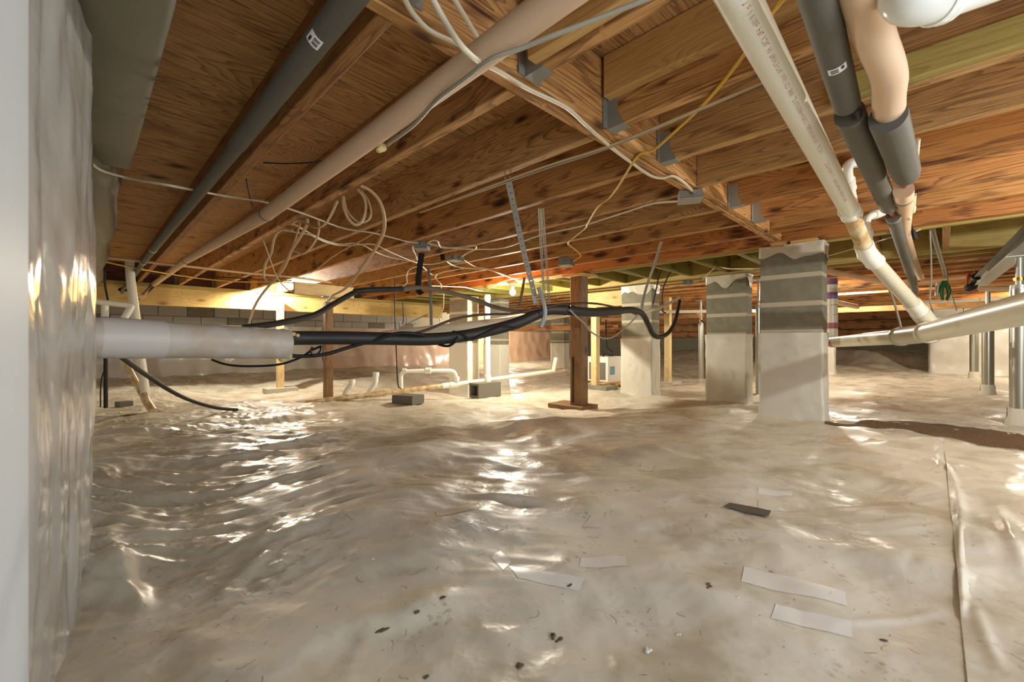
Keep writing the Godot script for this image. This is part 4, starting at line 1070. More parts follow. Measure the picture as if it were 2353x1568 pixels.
func build_cables() -> void:
	var h := 0.733
	# white cables at the near end of the girder
	cable("house_cable", PackedVector3Array([H(982, -25, 0.70), H(1020, 45, 0.66), H(1052, 95, 0.615), H(1078, 124, 0.60), H(1104, 143, 0.612), H(1150, 166, 0.68), H(1215, 205, 0.728), H(1300, 246, h), H(1345, 286, h), H(1400, 335, h), H(1450, 373, h), H(1492, 402, 0.72), H(1520, 410, 0.715), H(1546, 405, h), H(1572, 420, h), H(1592, 441, 0.72)]), 0.0062, M.cable, "thick white cable slung over the tan pipe and stapled along the girder", "cable", 0.55)
	cable("house_cable", ph([922, -20, 945, 25, 985, 68, 1035, 93, 1064, 108], 0.725), 0.0055, M.cable, "white cable along the near end of the girder, leftmost of three", "cable", 0.6)
	cable("house_cable", PackedVector3Array([H(1032, -20, 0.73), H(1060, 25, 0.73), H(1092, 78, 0.722), H(1112, 105, 0.715)]), 0.0055, M.cable, "white cable passing behind the tan pipe near the girder", "cable", 0.6)
	cable("house_cable", PackedVector3Array([H(1500, -8, 0.62), H(1380, 40, 0.61), H(1270, 82, 0.6), H(1200, 110, 0.595), H(1140, 130, 0.59), H(1112, 146, 0.59), H(1080, 172, 0.59), H(1040, 202, 0.592), H(1000, 234, 0.596), H(950, 288, 0.60), H(890, 333, 0.605)]), 0.0042, M.cable_grey, "old grey cable crossing under the tan pipe to a capped end")
	var wn := G.new(); var wc := H(876, 340, 0.605); wn.tube(PackedVector3Array([wc + Vector3(0.01, 0.006, 0), wc + Vector3(0.0, 0, 0), wc + Vector3(-0.012, -0.014, 0)]), [0.012, 0.013, 0.007], 8)
	solo("wire_nut", wn, M.spray, "taped wire end dangling under the tan pipe", "wire")
	for q in [[0.0, "upper strand of the twin wire under the joists"], [0.011, "lower strand of the twin wire under the joists"]]:
		cable("twin_wire", PackedVector3Array([H(1772, 180 + q[0] * 200, 0.728), H(1600, 253 + q[0] * 300, 0.728), H(1400, 335 + q[0] * 400, 0.73), H(1245, 385 + q[0] * 500, 0.73), H(1100, 438 + q[0] * 300, 0.73), H(965, 489, 0.742)]), 0.0036, M.cable_grey if q[0] > 0 else M.cable_tan, "%s" % q[1], "wire")
	cable("yellow_cable", PackedVector3Array([H(1815, -20, 0.72), H(1762, 45, 0.725), H(1708, 128, h), H(1640, 214, h), H(1592, 264, h), H(1540, 312, h), H(1500, 346, h), H(1467, 357, h), H(1440, 397, 0.728), H(1420, 430, 0.725), H(1400, 455, 0.725), H(1375, 475, 0.725), H(1352, 512, 0.725), H(1345, 525, 0.725), H(1320, 545, 0.725), H(1306, 560, 0.72), H(1322, 574, 0.715), H(1334, 588, 0.70), H(1318, 600, 0.695)]), 0.0052, M.cable_yellow, "yellow cable running from the upper right down to a small box", "cable", 0.6)
	cable("house_cable", ph([1556, 463, 1500, 468, 1430, 490, 1330, 521, 1240, 541, 1160, 569, 1108, 573, 1060, 572, 1020, 568, 985, 560], h), 0.0062, M.cable, "white cable under the joists from the girder box to the far box", "cable", 0.6)
	cable("house_cable", PackedVector3Array([H(195, 360, 0.67), H(228, 389, 0.68), H(290, 408, 0.70), H(400, 428, 0.615), H(515, 450, h), H(615, 466, 0.70), H(700, 492, 0.715), H(790, 525, h), H(860, 536, 0.715), H(935, 555, 0.725), H(960, 558, 0.72)]), 0.0055, M.cable, "white cable from the left duct across the joists to the far box", "cable", 0.7)
	# loops of spare cable hanging among the left joists
	cable("cable_loop", pd([775, 461, 2.2, 761, 493, 2.22, 747, 515, 2.25, 730, 524, 2.3, 713, 519, 2.4, 696, 508, 2.45, 682, 507, 2.5, 670, 516, 2.6]), 0.0065, M.cable_tan, "loose tan cable curl hanging left of the oval loops", "cable", 0.5)
	cable("cable_loop", pd([788, 452, 2.15, 789, 474, 2.12, 801, 503, 2.12, 818, 517, 2.13, 832, 508, 2.15, 840, 485, 2.16, 838, 457, 2.17, 822, 434, 2.15]), 0.006, M.cable_tan, "inner oval loop of spare cable hanging from the joist", "cable", 0.5)
	cable("cable_loop", pd([790, 451, 2.2, 797, 482, 2.2, 814, 504, 2.2, 831, 512, 2.2, 847, 505, 2.2, 853, 488, 2.2, 846, 460, 2.2, 830, 438, 2.16]), 0.006, M.cable_tan, "outer oval loop of spare cable hanging from the joist", "cable", 0.5)
	cable("cable_loop", pd([829, 427, 2.05, 852, 439, 2.08, 873, 464, 2.15, 883, 502, 2.3, 880, 536, 2.5, 863, 571, 2.7, 839, 605, 2.9, 812, 643, 3.1, 790, 666, 3.3, 764, 680, 3.5, 757, 690, 3.6]), 0.0085, M.cable_tan, "long tan cable bowing down towards the screw jack post", "cable", 0.5)
	cable("cable_loop", pd([706, 503, 2.45, 704, 519, 2.46, 689, 546, 2.5, 669, 578, 2.6, 655, 610, 2.75, 635, 639, 2.9, 611, 665, 3.0, 590, 695, 3.05, 577, 725, 3.05, 571, 748, 3.05]), 0.0075, M.cable_tan, "tan cable trailing down behind the white conduit", "cable", 0.5)
	cable("cable_loop", pd([732, 508, 2.5, 733, 529, 2.5, 727, 549, 2.5, 713, 571, 2.52, 696, 584, 2.55, 677, 577, 2.6]), 0.0065, M.cable_tan, "tan cable hook hanging beside the trailing cable", "cable", 0.5)
	cable("cable_loop", pd([672, 530, 2.7, 653, 527, 2.75, 636, 537, 2.8, 628, 556, 2.82, 623, 583, 2.85, 611, 604, 2.9, 606, 629, 2.95, 611, 644, 2.95, 623, 647, 2.95, 636, 633, 2.95, 652, 606, 2.9, 668, 580, 2.8, 680, 545, 2.7, 690, 512, 2.6]), 0.0075, M.cable_tan, "leftmost long loop of tan cable under the joists", "cable", 0.5)
	cable("house_cable", PackedVector3Array([H(669, 515, 0.71), H(682, 519, 0.71), H(713, 537, 0.71), H(747, 553, 0.72), H(781, 561, 0.73), H(812, 559, h), H(835, 564, 0.72), H(857, 576, 0.71), H(892, 590, 0.71), H(961, 603, 0.72)]), 0.0058, M.cable, "upper white cable swagging between the loops and the middle boxes", "cable", 0.6)
	cable("house_cable", PackedVector3Array([H(653, 529, 0.71), H(690, 536, 0.7), H(713, 540, 0.7), H(747, 556, 0.71), H(781, 564, 0.725), H(815, 563, h), H(859, 562, 0.72), H(900, 581, 0.71), H(961, 605, 0.715), H(995, 607, h), H(1026, 600, h)]), 0.0058, M.cable, "lower white cable swagging between the loops and the middle boxes", "cable", 0.6)
	cable("house_cable", ph([1026, 601, 1041, 610, 1067, 616, 1112, 619, 1146, 627, 1180, 641, 1206, 646, 1240, 647], 0.725), 0.0065, M.cable, "white cable from the middle box past the lit bulb", "cable", 0.6)
	cable("house_cable", ph([1066, 598, 1092, 613, 1121, 618, 1150, 630, 1180, 639, 1215, 640, 1300, 644], 0.73), 0.006, M.cable_tan, "tan cable arching from the middle box towards the rim", "cable", 0.6)
	cable("house_cable", ph([951, 565, 949, 574, 956, 588, 961, 603, 971, 613, 985, 626, 995, 632, 1005, 630, 1026, 624, 1067, 617], 0.725), 0.0055, M.cable, "white cable looping down from the far left box", "cable", 0.6)
	cable("house_cable", PackedVector3Array([H(1005, 630, 0.725), H(1000, 639, 0.71), P(1009, 649, 4.7), P(1014, 656, 4.75), P(1014, 668, 4.8), P(1019, 678, 4.8), P(1018, 709, 4.8), P(1010, 727, 4.8), P(1012, 742, 4.8)]), 0.006, M.cable, "white cable end dropping below the middle boxes", "cable", 0.6)
	cable("house_cable", pd([961, 611, 4.1, 941, 620, 4.1, 934, 635, 4.1, 935, 649, 4.1, 925, 659, 4.1]), 0.006, M.cable, "short white cable bend left of the black hanging tape", "cable", 0.6)
	cable("house_cable", ph([985, 657, 1036, 659, 1070, 661, 1104, 669, 1121, 665, 1146, 650, 1179, 641], 0.71), 0.0075, M.cable, "white cable swagging in front of the lit bulb", "cable", 0.6)
	cable("house_cable", ph([982, 560, 992, 553, 1005, 554, 1009, 564, 1019, 570, 1061, 568, 1084, 564, 1094, 567, 1090, 574, 1073, 582, 1061, 590], 0.73), 0.0055, M.cable, "white cable bow tying the two middle boxes together", "cable", 0.6)
	cable("house_cable", PackedVector3Array([H(243, 592, 0.69), H(300, 598, 0.69), H(420, 611, 0.7), H(560, 627, 0.71), H(680, 638, 0.715), H(760, 650, 0.715)]), 0.0095, M.cable_tan, "long tan cable crossing low under the far left joists")
	cable("yellow_cable", PackedVector3Array([H(243, 602, 0.66), H(330, 620, 0.66), H(460, 640, 0.69), H(560, 648, 0.7), H(670, 645, 0.72)]), 0.006, M.cable_yellow, "thin yellow cable under the far left joists")
	cable("black_wire", PackedVector3Array([H(245, 602, 0.68), H(290, 612, 0.68), H(365, 630, 0.68), H(430, 638, 0.69), H(560, 640, 0.7), H(760, 660, 0.71)]), 0.0045, M.rubber, "thin black wire under the far left joists", "wire")
	cable("black_wire", pd([241, 600, 3.9, 241, 650, 3.9, 248, 690, 3.9]), 0.007, M.rubber, "short black drop wire beside the far duct", "wire")
	cable("thin_wire", PackedVector3Array([H(605, 374, 0.735), H(660, 376, 0.73), H(720, 373, 0.74), H(755, 366, 0.76)]), 0.0025, M.rubber, "thin dark wire crossing the bay between the grey and tan pipes", "wire")
	cable("thin_wire", PackedVector3Array([H(566, 412, 0.74), H(575, 455, 0.72), H(586, 490, 0.7)]), 0.003, M.rubber, "thin dark wire hanging left of the tan pipe", "wire")
	cable("thin_wire", pd([605, 552, 2.6, 620, 595, 2.7, 638, 640, 2.85, 660, 665, 2.95, 672, 671, 3.0]), 0.0035, M.cable_tan, "thin tan string hanging among the cable loops", "wire")
	cable("thin_wire", ph([872, 529, 830, 553, 765, 590, 720, 625, 672, 650], 0.725), 0.0035, M.cable_tan, "thin tan wire running parallel to the joists", "wire")
	# the metal boxes
	junction(H(1585, 452, 0.715), Vector3(0.105, 0.04, 0.105), 0.5, "square metal box under the girder with cables clamped in")
	junction(H(970, 565, 0.725), Vector3(0.1, 0.055, 0.1), 0.75, "metal box left of the hanging black tapes")
	junction(H(1046, 594, 0.725), Vector3(0.125, 0.045, 0.1), 0.15, "metal box just right of the hanging black tapes")
	junction(H(1302, 602, 0.705), Vector3(0.13, 0.07, 0.1), 0.2, "metal box at the end of the yellow cable")
	junction(P(1580, 649, 4.6), Vector3(0.1, 0.045, 0.09), 0.4, "metal box on the left shoulder of the middle pier")
	# black hose bundle from the conduit
	var hs := thing("insulated_hose", "long thick black foam hose drooping from the conduit past the square post", "hose", P(1000, 775, 2.3))
	var l1 := smooth(pd([640, 778, 1.96, 700, 777, 2.06, 800, 777, 2.15, 900, 779, 2.25, 985, 780, 2.32, 1062, 773, 2.4, 1130, 759, 2.5, 1190, 742, 2.55, 1235, 722, 2.6, 1262, 712, 2.65, 1300, 713, 2.7]), 6)
	pipe(hs, "foam_sleeve", l1, 0.0335, M.foam_black, 20, "long near sleeve")
	var l2 := smooth(pd([1300, 713, 2.75, 1335, 717, 2.85, 1380, 718, 3.0, 1425, 714, 3.2]), 6)
	pipe(hs, "foam_sleeve", l2, 0.031, M.foam_black, 18, "middle sleeve")
	var l3 := smooth(pd([1425, 714, 3.2, 1455, 713, 3.4, 1476, 722, 3.6, 1489, 745, 3.7, 1500, 768, 3.8, 1516, 775, 3.9, 1537, 764, 4.1, 1551, 738, 4.3, 1559, 705, 4.45, 1562, 690, 4.5]), 6)
	var lg := G.new(); var rr := PackedFloat32Array()
	for k in l3.size(): rr.append(lerpf(0.027, 0.015, k / float(l3.size() - 1)))
	lg.tube(l3, rr, 16); part("bare_end", lg, M.foam_black, hs, "thin drooping end")
	for q in [[1308, 712, 1320, 716, 2.72, .034], [1182, 745, 1190, 742, 2.55, .0348]]: cuff(hs, "tape_band", P(q[0], q[1], q[4]), P(q[2], q[3], q[4]), q[5], M.foam_black)
	cuff(hs, "cable_tie", P(1047, 775, 2.39), P(1052, 774.5, 2.39), 0.0355, M.label, 0.0, "pale cable tie")
	var ub := thing("insulated_hose", "second thinner black hose rising left of the piers, hung in black tape", "hose", P(860, 668, 3.2))
	pipe(ub, "foam_sleeve", smooth(pd([560, 754, 2.5, 640, 743, 2.7, 720, 725, 2.95, 765, 700, 3.1, 800, 680, 3.2, 818, 671, 3.25]), 6), 0.02, M.foam_black, 16, "lower sleeve")
	pipe(ub, "foam_sleeve", smooth(pd([812, 671, 3.25, 850, 667, 3.3, 925, 665, 3.5]), 6), 0.0235, M.foam_black, 16, "upper sleeve")
	pipe(ub, "bare_tube", smooth(pd([920, 665, 3.5, 980, 662, 3.65, 1050, 677, 3.75, 1100, 692, 3.8, 1140, 707, 3.8, 1195, 716, 3.75, 1250, 714, 3.6]), 6), 0.019, M.foam_old, 14, "faded olive tube")
	ribbon("hanging_tape", pd([969, 582, 3.68, 964, 620, 3.66, 961, 655, 3.62, 962, 668, 3.6, 970, 676, 3.58]), 0.048, M.rubber, "long black tape holding up the thin black hose")
	ribbon("hanging_tape", pd([1003, 556, 4.0, 1012, 570, 4.0, 1018, 598, 4.0]), 0.04, M.rubber, "short black tape by the middle box")
	cable("brown_wire", pd([945, 768, 2.25, 985, 757, 2.28, 1040, 735, 2.35, 1100, 724, 2.45, 1180, 721, 2.5, 1240, 709, 2.58, 1300, 699, 2.7, 1370, 698, 2.95, 1430, 711, 3.2, 1462, 723, 3.4]), 0.006, M.brown_wire, "brown wire looping along the top of the black hose", "wire")
	cable("black_cable", pd([668, 818, 2.03, 700, 819, 2.06, 750, 814, 2.1, 800, 799, 2.15, 850, 785, 2.18, 905, 768, 2.2, 940, 766, 2.22, 975, 771, 2.26]), 0.0075, M.rubber, "black cable under the hose, wound up over it")
	cable("black_cable", pd([487, 827, 2.3, 520, 838, 2.28, 570, 842, 2.25, 640, 838, 2.2, 690, 822, 2.15, 715, 806, 2.12, 735, 797, 2.1]), 0.005, M.rubber, "thin black cable sagging below the end of the conduit")
	cable("black_cable", pd([738, 795, 2.1, 735, 808, 2.08, 722, 817, 2.06, 714, 808, 2.05, 718, 798, 2.06]), 0.004, M.rubber, "tiny black cable loop beside the conduit end")
	cable("black_cable", pd([1052, 774, 2.33, 1046, 785, 2.32, 1032, 795, 2.33, 1015, 794, 2.34, 1003, 789, 2.35]), 0.006, M.rubber, "black cable bight hanging under the hose at its cable tie")
	cable("black_cable", pd([1040, 762, 2.37, 1062, 768, 2.36, 1080, 781, 2.37, 1092, 778, 2.4, 1115, 766, 2.43, 1150, 752, 2.47, 1185, 751, 2.52]), 0.005, M.rubber, "black cable twisting round the rising part of the hose")
	cable("black_cable", pd([270, 812, 2.25, 300, 836, 2.5, 345, 868, 2.9, 400, 903, 3.3, 450, 925, 3.65, 500, 938, 3.9, 545, 942, 4.1]), 0.0125, M.rubber, "heavy black cable curving down to the floor under the conduit")
	cable("black_rod", pd([243, 815, 3.6, 243, 938, 3.6]), 0.0125, M.rubber, "upright black rod at the far left by the plastic wall", "rod")
	cable("thin_wire", pd([240, 850, 3.7, 232, 880, 3.7, 231, 936, 3.7]), 0.004, M.rubber, "thin dark wire beside the upright black rod", "wire")
	cable("thin_wire", pd([1308, 712, 2.65, 1327, 730, 2.75, 1344, 745, 2.9, 1358, 763, 3.0, 1388, 778, 3.2, 1412, 773, 3.4, 1440, 750, 3.5, 1467, 722, 3.5, 1474, 696, 3.5]), 0.005, M.cable_grey, "grey wire hanging in a vee behind the square post", "wire")
	cable("thin_wire", pd([1392, 735, 5.4, 1393, 790, 5.4, 1400, 803, 5.5, 1408, 810, 5.5]), 0.008, M.rubber, "black power cord dropping to the dehumidifier", "cord")
	cable("thin_wire", pd([1529, 606, 4.6, 1514, 636, 4.5, 1508, 665, 4.5, 1500, 700, 4.5]), 0.006, M.rubber, "black wire hanging before the pier with the hose, left of a pair", "wire")
	cable("thin_wire", pd([1543, 604, 4.6, 1547, 614, 4.6, 1533, 640, 4.6, 1523, 668, 4.6, 1522, 712, 4.6, 1530, 720, 4.6]), 0.006, M.rubber, "black wire hanging before the pier with the hose, right of a pair", "wire")
	cable("cream_hose", pd([1478, 718, 4.4, 1520, 706, 4.45, 1562, 684, 4.5]), 0.013, M.cable, "thin cream hose slanting above the drooping hose end", "hose")
	cable("house_cable", PackedVector3Array([P(1592, 649, 4.55), P(1615, 642, 4.5), P(1645, 615, 4.4), P(1680, 618, 4.2), P(1752, 617, 3.6)]), 0.0062, M.cable, "white cable from the pier shoulder box to the nearest pier", "cable", 0.7)
	cable("thin_wire", PackedVector3Array([P(1890, 592, 3.4), P(1985, 565, 3.0), P(2050, 545, 2.9), P(2098, 534, 2.8), P(2132, 520, 2.8), P(2168, 508, 2.8)]), 0.0035, M.cable, "thin pale wire strung behind the drain pipe", "wire")
	cable("thin_wire", pd([1425 + 610, 648, 3.1, 2045, 670, 3.0, 2056, 700, 2.95, 2066, 735, 2.92, 2072, 760, 2.9, 2080, 776, 2.85]), 0.006, M.cable_grey, "grey cord tied round the sewer pipe before the wye", "cord")
	cable("thin_wire", pd([2140, 490, 2.9, 2137, 530, 2.9, 2139, 575, 2.9, 2140, 640, 2.85, 2137, 690, 2.8, 2145, 720, 2.75, 2141, 755, 2.65]), 0.004, M.cable_grey, "twisted pale string hanging to the wye", "string")
	cable("thin_wire", pd([2173, 600, 4.4, 2178, 650, 4.4, 2190, 690, 4.4, 2198, 714, 4.4]), 0.006, M.cable_grey, "string dangling past the green clamp", "string")
	cable("thin_wire", pd([909, 590, 5.0, 907, 700, 5.0, 910, 790, 5.0, 914, 880, 5.05, 921, 893, 5.1]), 0.006, M.rubber, "thin dark cord dropping to the vent loop", "cord")
	cable("thin_wire", pd([925, 690, 4.6, 927, 735, 4.6, 924, 745, 4.6]), 0.0045, M.rubber, "short dark wire holding the paper tag", "wire")
	var tg := G.new(); tg.box(P(924, 745, 4.6), Vector3(0.05, 0.06, 0.002), 0.0005, -0.78); solo("paper_tag", tg, M.label, "small white paper tag hanging in front of the yellow beam", "tag")
	cable("thin_wire", pd([922, 752, 4.6, 955, 735, 4.5, 985, 722, 4.4]), 0.0045, M.cable_grey, "thin wire with a white sleeve slanting by the paper tag", "wire")
	# straps
	strap(pd([1166, 406, 1.93, 1184, 490, 2.2, 1205, 585, 2.45, 1225, 665, 2.6, 1232, 700, 2.62]), 0.03, M.galv, "long flat steel strap hanging from a joist to the black hose", 0.05, 0.006)
	ribbon("hanging_strap", pd([1238, 660, 2.56, 1250, 700, 2.55, 1252, 725, 2.55, 1243, 752, 2.56]), 0.026, M.galv, "loose steel strap tail curling over the black hose")
	strap(pd([1240, 478, 2.4, 1243, 560, 2.9, 1247, 630, 3.2, 1252, 700, 3.4]), 0.019, M.galv, "perforated steel strap hanging mid ceiling, left of a pair", 0.019, 0.0095)
	strap(pd([1246, 478, 2.42, 1252, 560, 2.92, 1258, 630, 3.22, 1262, 698, 3.42]), 0.019, M.galv, "perforated steel strap hanging mid ceiling, right of a pair", 0.019, 0.0095)
	ribbon("hanging_strap", pd([1520, 556, 3.2, 1505, 605, 3.35, 1487, 655, 3.45, 1478, 690, 3.5, 1476, 712, 3.5]), 0.02, M.cable_grey, "thin grey strap slanting down to the end of the black hose")
	ribbon("hanging_strap", pd([983, 612, 3.9, 988, 650, 3.8, 990, 690, 3.75, 991, 748, 3.7]), 0.026, M.galv_dull, "dull steel strap hanging beside the black tape")
	ribbon("hanging_strap", pd([1205, 638, 4.2, 1200, 670, 4.0, 1192, 706, 3.85]), 0.026, M.galv_dull, "short steel strap hanging beside the lit bulb")
	strap(pd([2133, 484, 2.85, 2146, 540, 3.1, 2158, 585, 3.5, 2168, 618, 3.9, 2172, 640, 4.2]), 0.028, M.galv, "perforated strap coming down to the green clamp at the right", 0.025, 0.011)
	var cl := thing("clamp", "small green spring clamp hanging at the right", "clamp", P(2170, 668, 4.3))
	for q in [[2170, 647, 2162, 668, 2166, 690], [2170, 647, 2180, 668, 2175, 690]]:
		var g := G.new(); g.tube(smooth(pd([q[0], q[1], 4.3, q[2], q[3], 4.3, q[4], q[5], 4.3]), 4), [0.02, 0.021, 0.022, 0.021, 0.02, 0.018, 0.016, 0.014, 0.012], 10); part("jaw", g, M.green, cl)
	var kn := G.new(); kn.collar(P(2155, 650, 4.3), P(2152, 680, 4.3), 0.014, 10); part("steel_handle", kn, M.galv, cl)
	var bc := G.new(); bc.tube(PackedVector3Array([P(2098, 528, 2.75), P(2101, 541, 2.75), P(2104, 549, 2.75)]), [0.008, 0.016, 0.018], 10); bc.tube(PackedVector3Array([P(2092, 512, 2.75), P(2098, 528, 2.75)]), 0.005, 8); solo("lamp_socket", bc, M.rubber, "small black socket dangling by the tan pipe at the right", "socket")

# ---------------------------------------------------------------- loose things on the ground
func lay(called: String, c: Array, m: Material, label: String, cat: String, lift := 0.0004, thick := 0.0005, cols := 10, rows := 4, group := "") -> MeshInstance3D:       # a flat piece that follows the ground; corners as pixels
	var q := []
	for k in 4: q.append(on_floor(c[k * 2], c[k * 2 + 1]))
	var g := G.new()
	for side in [1.0]:
		var rs := []
		for a in rows + 1:
			var row := PackedVector3Array()
			for b in cols + 1:
				var p: Vector3 = q[0].lerp(q[1], b / float(cols)).lerp(q[3].lerp(q[2], b / float(cols)), a / float(rows))
				row.append(V(p.x, ground(p.x, p.z) + lift + thick * side, p.z))
			rs.append(row)
		g.sheet(rs)
	if g.n[0].y < 0: g.flip()
	return solo(called, g, m, label, cat, group)
func crumb(px: float, py: float, r: float, m: Material, label: String, called := "debris", cat := "debris", stretch := Vector3(1.4, 0.6, 1.0), sd := 1) -> void:
	var p := on_floor(px, py)
	var g := G.new(); var rr := RandomNumberGenerator.new(); rr.seed = sd
	r *= 0.72
	for k in 4: g.ball(p + Vector3(rr.randf_range(-1, 1) * stretch.x, 0.3 * stretch.y, rr.randf_range(-1, 1)) * r * 0.8, stretch * r * rr.randf_range(0.4, 0.8), 5, 7)
	solo(called, g, m, label, cat)

func build_loose() -> void:
	lay("lapped_sheet", [2168, 1012, 2440, 1040, 2440, 1600, 2226, 1600], M.liner, "second plastic sheet lapped over the first at the right edge", "sheet", 0.0012, 0.001, 60, 120)
	lay("tape_patch", [1710, 1303, 1942, 1362, 1946, 1394, 1703, 1338], M.tape, "long white tape patch on the floor sheet, farther of two at the right", "tape")
	lay("tape_patch", [1782, 1389, 1956, 1428, 1959, 1467, 1771, 1422], M.tape, "white tape patch on the floor sheet, nearer of two at the right", "tape")
	lay("tape_strip", [1677, 1159, 1772, 1177, 1764, 1191, 1663, 1168], M.bark, "dark strip of scrap lying on the sheet at the right", "strip", 0.002, 0.003)
	lay("tape_patch", [1335, 1282, 1438, 1279, 1440, 1301, 1331, 1303], M.tape, "short white tape patch in the middle foreground", "tape")
	lay("tape_patch", [1150, 1267, 1174, 1292, 1156, 1311, 1127, 1280], M.tape, "small slanted tape patch left of the long creased one", "tape")
	lay("tape_patch", [1168, 1302, 1344, 1330, 1330, 1359, 1190, 1330], M.tape, "creased white tape patch smudged at its right end", "tape")
	lay("tape_patch", [1742, 1121, 1822, 1129, 1820, 1141, 1741, 1136], M.tape, "faint tape strip beyond the dark scrap, upper of two", "tape")
	lay("tape_patch", [1741, 1152, 1850, 1156, 1852, 1174, 1742, 1170], M.clear_wrap, "faint tape strip beside the dark scrap, lower of two", "tape")
	lay("tape_patch", [1000, 1176, 1108, 1155, 1104, 1168, 1004, 1188], M.clear_wrap, "thin clear tape scrap, farthest in the centre cluster", "tape")
	lay("tape_patch", [1040, 1190, 1060, 1180, 1116, 1214, 1101, 1225], M.tape, "crossed tape scrap in the centre cluster", "tape")
	lay("tape_patch", [1030, 1206, 1110, 1193, 1112, 1203, 1036, 1213], M.clear_wrap, "long clear tape scrap under the crossed one", "tape")
	lay("tape_patch", [1118, 1212, 1148, 1205, 1158, 1216, 1130, 1226], M.tape, "square tape scrap at the right of the centre cluster", "tape")
	lay("tape_patch", [1473, 1066, 1504, 1069, 1497, 1083, 1466, 1080], M.clear_wrap, "small tape cross beyond the shiny middle of the floor", "tape")
	lay("plastic_scrap", [1362, 1182, 1382, 1186, 1380, 1214, 1336, 1212], M.clear_wrap, "torn plastic scrap shaped like a leaf in the foreground", "scrap")
	crumb(1270, 1466, 0.008, M.bark, "dark curled scrap in the near foreground", "debris", "debris", Vector3(1.0, 1.2, 0.9), 3)
	crumb(1284, 1472, 0.006, M.bark, "small chip beside the dark curled scrap", "debris", "debris", Vector3(2, 0.5, 1), 4)
	crumb(1303, 1346, 0.009, M.bark, "dark crumbs on the creased tape patch", "debris", "debris", Vector3(1.6, 0.3, 1), 5)
	crumb(1010, 1376, 0.007, M.bark, "grey crumbs strewn left of the foreground patches", "debris", "debris", Vector3(2.2, 0.4, 0.8), 6)
	crumb(882, 1448, 0.007, M.bark, "dark twig crumb at the left foreground", "debris", "debris", Vector3(2.4, 0.5, 0.8), 7)
	crumb(958, 1408, 0.006, M.bark, "small pebble between the two crumb lines", "debris", "debris", Vector3(1, 1, 1), 8)
	crumb(1630, 1348, 0.009, M.brown_ground, "brown wood chip left of the long tape patches", "wood chip", "chip", Vector3(1.6, 0.4, 0.8), 9)
	crumb(1488, 1494, 0.008, M.tape, "white crumb of foam in the near foreground", "debris", "debris", Vector3(1.2, 0.6, 1), 10)
	crumb(1560, 1460, 0.005, M.tape, "tiny white crumb right of the foam crumb", "debris", "debris", Vector3(1, 0.7, 1), 11)
	crumb(1696, 1374, 0.006, M.tape, "white flake below the brown wood chip", "debris", "debris", Vector3(1, 0.6, 1.2), 12)
	crumb(858, 1285, 0.004, M.tape, "small white flake on the left of the floor", "debris", "debris", Vector3(1, 0.7, 1), 13)
	crumb(758, 1044, 0.016, M.bark, "black torn scrap beyond the shiny folds", "debris", "debris", Vector3(1.6, 0.4, 0.8), 14)
	crumb(1196, 1530, 0.008, M.bark, "grey crumb at the bottom edge", "debris", "debris", Vector3(1.4, 0.5, 1), 15)
	crumb(980, 1558, 0.006, M.bark, "dark crumb at the lower left edge", "debris", "debris", Vector3(1.2, 0.6, 1), 16)
	crumb(2034, 1474, 0.006, M.bark, "two dark specks at the lower right", "debris", "debris", Vector3(0.8, 0.6, 1.6), 17)
	crumb(300, 955, 0.05, M.brown_ground, "dark dirt patch by the foot of the slanted pipes", "dirt_patch", "dirt", Vector3(1.7, 0.16, 0.8), 18)
	# brown strip laid along the floor sheet, right of the nearest pier
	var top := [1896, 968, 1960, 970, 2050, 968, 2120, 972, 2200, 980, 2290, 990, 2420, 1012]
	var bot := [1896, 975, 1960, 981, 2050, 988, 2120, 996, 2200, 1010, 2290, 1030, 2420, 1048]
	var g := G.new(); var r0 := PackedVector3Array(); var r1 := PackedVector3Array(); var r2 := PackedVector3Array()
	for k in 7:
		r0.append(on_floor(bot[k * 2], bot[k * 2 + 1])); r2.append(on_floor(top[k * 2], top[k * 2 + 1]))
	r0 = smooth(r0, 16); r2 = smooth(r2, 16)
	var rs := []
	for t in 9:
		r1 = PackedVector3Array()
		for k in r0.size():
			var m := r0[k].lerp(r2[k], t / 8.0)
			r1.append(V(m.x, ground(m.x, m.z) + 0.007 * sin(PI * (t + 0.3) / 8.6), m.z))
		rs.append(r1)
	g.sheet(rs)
	solo("brown_strip", g, M.brown_ground, "brown strip across the floor sheet, right of the nearest pier", "brown_ground").set_meta("kind", "stuff")
	# concrete blocks on the floor
	var p := on_floor(1103, 916)
	var cb := thing("concrete_block", "hollow concrete block propping the floor drain line", "block", p)
	var bx := G.new()
	var s := Vector3(0.39, 0.19, 0.19); var c := p + Vector3(0.16, s.y / 2 + 0.0, -0.08)
	for q in [[Vector3(0, s.y / 2 - .015, 0), Vector3(s.x, .03, s.z)], [Vector3(0, -s.y / 2 + .015, 0), Vector3(s.x, .03, s.z)], [Vector3(0, 0, s.z / 2 - .015), Vector3(s.x, s.y - .06, .03)], [Vector3(0, 0, -s.z / 2 + .015), Vector3(s.x, s.y - .06, .03)], [Vector3(0, 0, 0), Vector3(0.03, s.y - .06, s.z - .06)]]:
		bx.box(c + q[0], q[1], 0.003)
	part("shell", bx, M.block_dark, cb)
	p = on_floor(938, 926)
	var hb := G.new(); hb.box(p + Vector3(0, 0.04, 0), Vector3(0.2, 0.09, 0.26), 0.008, 0.35); hb.box(p + Vector3(0.04, 0.03, -0.05), Vector3(0.16, 0.07, 0.18), 0.01, 0.6); solo("broken_block", hb, M.block_dark, "broken piece of block beside the floor drain line", "block")
	p = on_floor(285, 936)
	var sb := G.new(); sb.box(p + Vector3(0, 0.025, 0), Vector3(0.11, 0.07, 0.09), 0.006, 0.4); solo("small_block", sb, M.block_dark, "small grey block at the far left near the slanted pipes", "block")
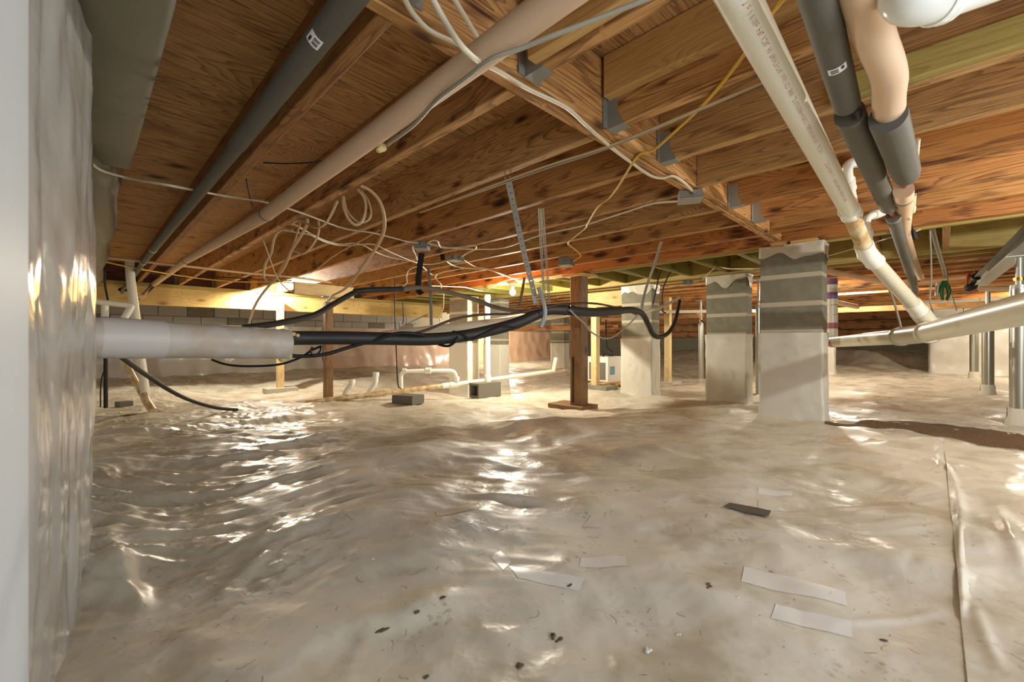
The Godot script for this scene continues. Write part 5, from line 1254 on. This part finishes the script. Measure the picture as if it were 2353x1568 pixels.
	p = on_floor(2345, 880)
	var rb := G.new(); rb.box(V(9.0, ground(9.0, 1.1) + 0.06, 1.1), Vector3(0.4, 0.2, 0.2), 0.006); solo("grey_block", rb, M.block, "grey block by the foot of the white wall, right edge", "block")
	# dehumidifier on its pallet
	var fl := ground_base(5.6, -3.6)
	var pl := thing("pallet", "low timber pallet under the dehumidifier", "pallet", V(5.6, fl, -3.6))
	for k in 3:
		var g1 := G.new(); g1.board(V(5.3 + k * 0.3, fl + 0.03, -3.2), V(5.3 + k * 0.3, fl + 0.03, -4.0), 0.038, 0.1, 0.003); part("runner", g1, M.pine_warm, pl)
	for k in 5:
		var g1 := G.new(); g1.board(V(5.25, fl + 0.09, -3.25 - k * 0.17), V(5.95, fl + 0.09, -3.25 - k * 0.17), 0.09, 0.02, 0.002, Vector3.UP, k * 0.3); part("slat", g1, M.pine_warm, pl)
	var dh := thing("dehumidifier", "white dehumidifier with a grey filter standing behind the pale post", "dehumidifier", V(5.58, fl + 0.1, -3.56))
	var d0 := G.new(); d0.box(V(5.58, fl + 0.285, -3.56), Vector3(0.5, 0.37, 0.36), 0.012); part("casing", d0, M.white_metal, dh)
	var d1 := G.new(); d1.box(V(5.328, fl + 0.26, -3.56), Vector3(0.012, 0.25, 0.28), 0.003); part("filter_grille", d1, M.grille, dh)
	var d2 := G.new(); d2.box(V(5.45, fl + 0.27, -3.378), Vector3(0.12, 0.12, 0.004), 0.001); part("blue_label", d2, M.blue, dh)
	var d3 := G.new(); d3.tube(smooth(PackedVector3Array([V(5.4, fl + 0.47, -3.5), V(5.5, fl + 0.5, -3.55), V(5.62, fl + 0.48, -3.5), V(5.75, fl + 0.49, -3.56)]), 5), 0.014, 10); part("hose_handle", d3, M.rubber, dh)
	# board at the hatch and the scrap of orange tape
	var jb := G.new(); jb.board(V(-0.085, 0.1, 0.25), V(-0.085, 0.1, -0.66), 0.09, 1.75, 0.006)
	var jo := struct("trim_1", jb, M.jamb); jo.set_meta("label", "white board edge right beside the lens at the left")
	var ot := G.new(); ot.ball(P(201, 186, 1.1), Vector3(0.008, 0.011, 0.014), 6, 8); solo("orange_tape", ot, M.orange, "scrap of orange tape on the plastic wall, upper left", "tape")

func build_things() -> void:
	build_supports()
	build_pipes()
	build_cables()
	build_loose()
func _ready() -> void:
	# camera, sky, lamps and exposure
	var cam := Camera3D.new()
	cam.name = "camera"; add_child(cam)
	cam.position = Vector3(0, CY, 0); cam.rotation.y = -PI / 4
	cam.keep_aspect = Camera3D.KEEP_HEIGHT
	cam.fov = rad_to_deg(2.0 * atan(784.0 / FOCAL)); cam.near = 0.02; cam.far = 60.0
	var we := WorldEnvironment.new(); we.name = "environment"
	var e := Environment.new()
	e.background_mode = Environment.BG_SKY
	var sky := Sky.new(); var sm := ProceduralSkyMaterial.new()
	sm.sky_top_color = Color8(150, 178, 214); sm.sky_horizon_color = Color8(214, 222, 230); sm.ground_bottom_color = Color8(120, 118, 110); sm.ground_horizon_color = Color8(190, 192, 190)
	sky.sky_material = sm; e.sky = sky
	e.background_energy_multiplier = 1.5
	e.tonemap_mode = Environment.TONE_MAPPER_LINEAR; e.tonemap_exposure = EXPOSURE
	e.sdfgi_enabled = true; e.ssao_enabled = true; e.ssil_enabled = true
	we.environment = e
	var ca := CameraAttributesPhysical.new()
	ca.frustum_focal_length = 15.0; ca.frustum_focus_distance = 3.0; ca.exposure_aperture = 5.6
	we.camera_attributes = ca
	add_child(we)
	var day := AreaLight3D.new(); day.name = "daylight_light"
	day.area_size = Vector2(1.3, 1.15); day.light_color = Color8(222, 234, 255); day.light_energy = DAY; day.shadow_enabled = true; day.area_range = 30.0
	add_child(day); day.position = V(0.5, 0.05, 1.62); day.rotation.x = -0.3
	make_materials()
	prepare_ground()
	build_floor()
	build_walls()
	build_deck()
	build_joists()
	build_lamps()
	build_things()
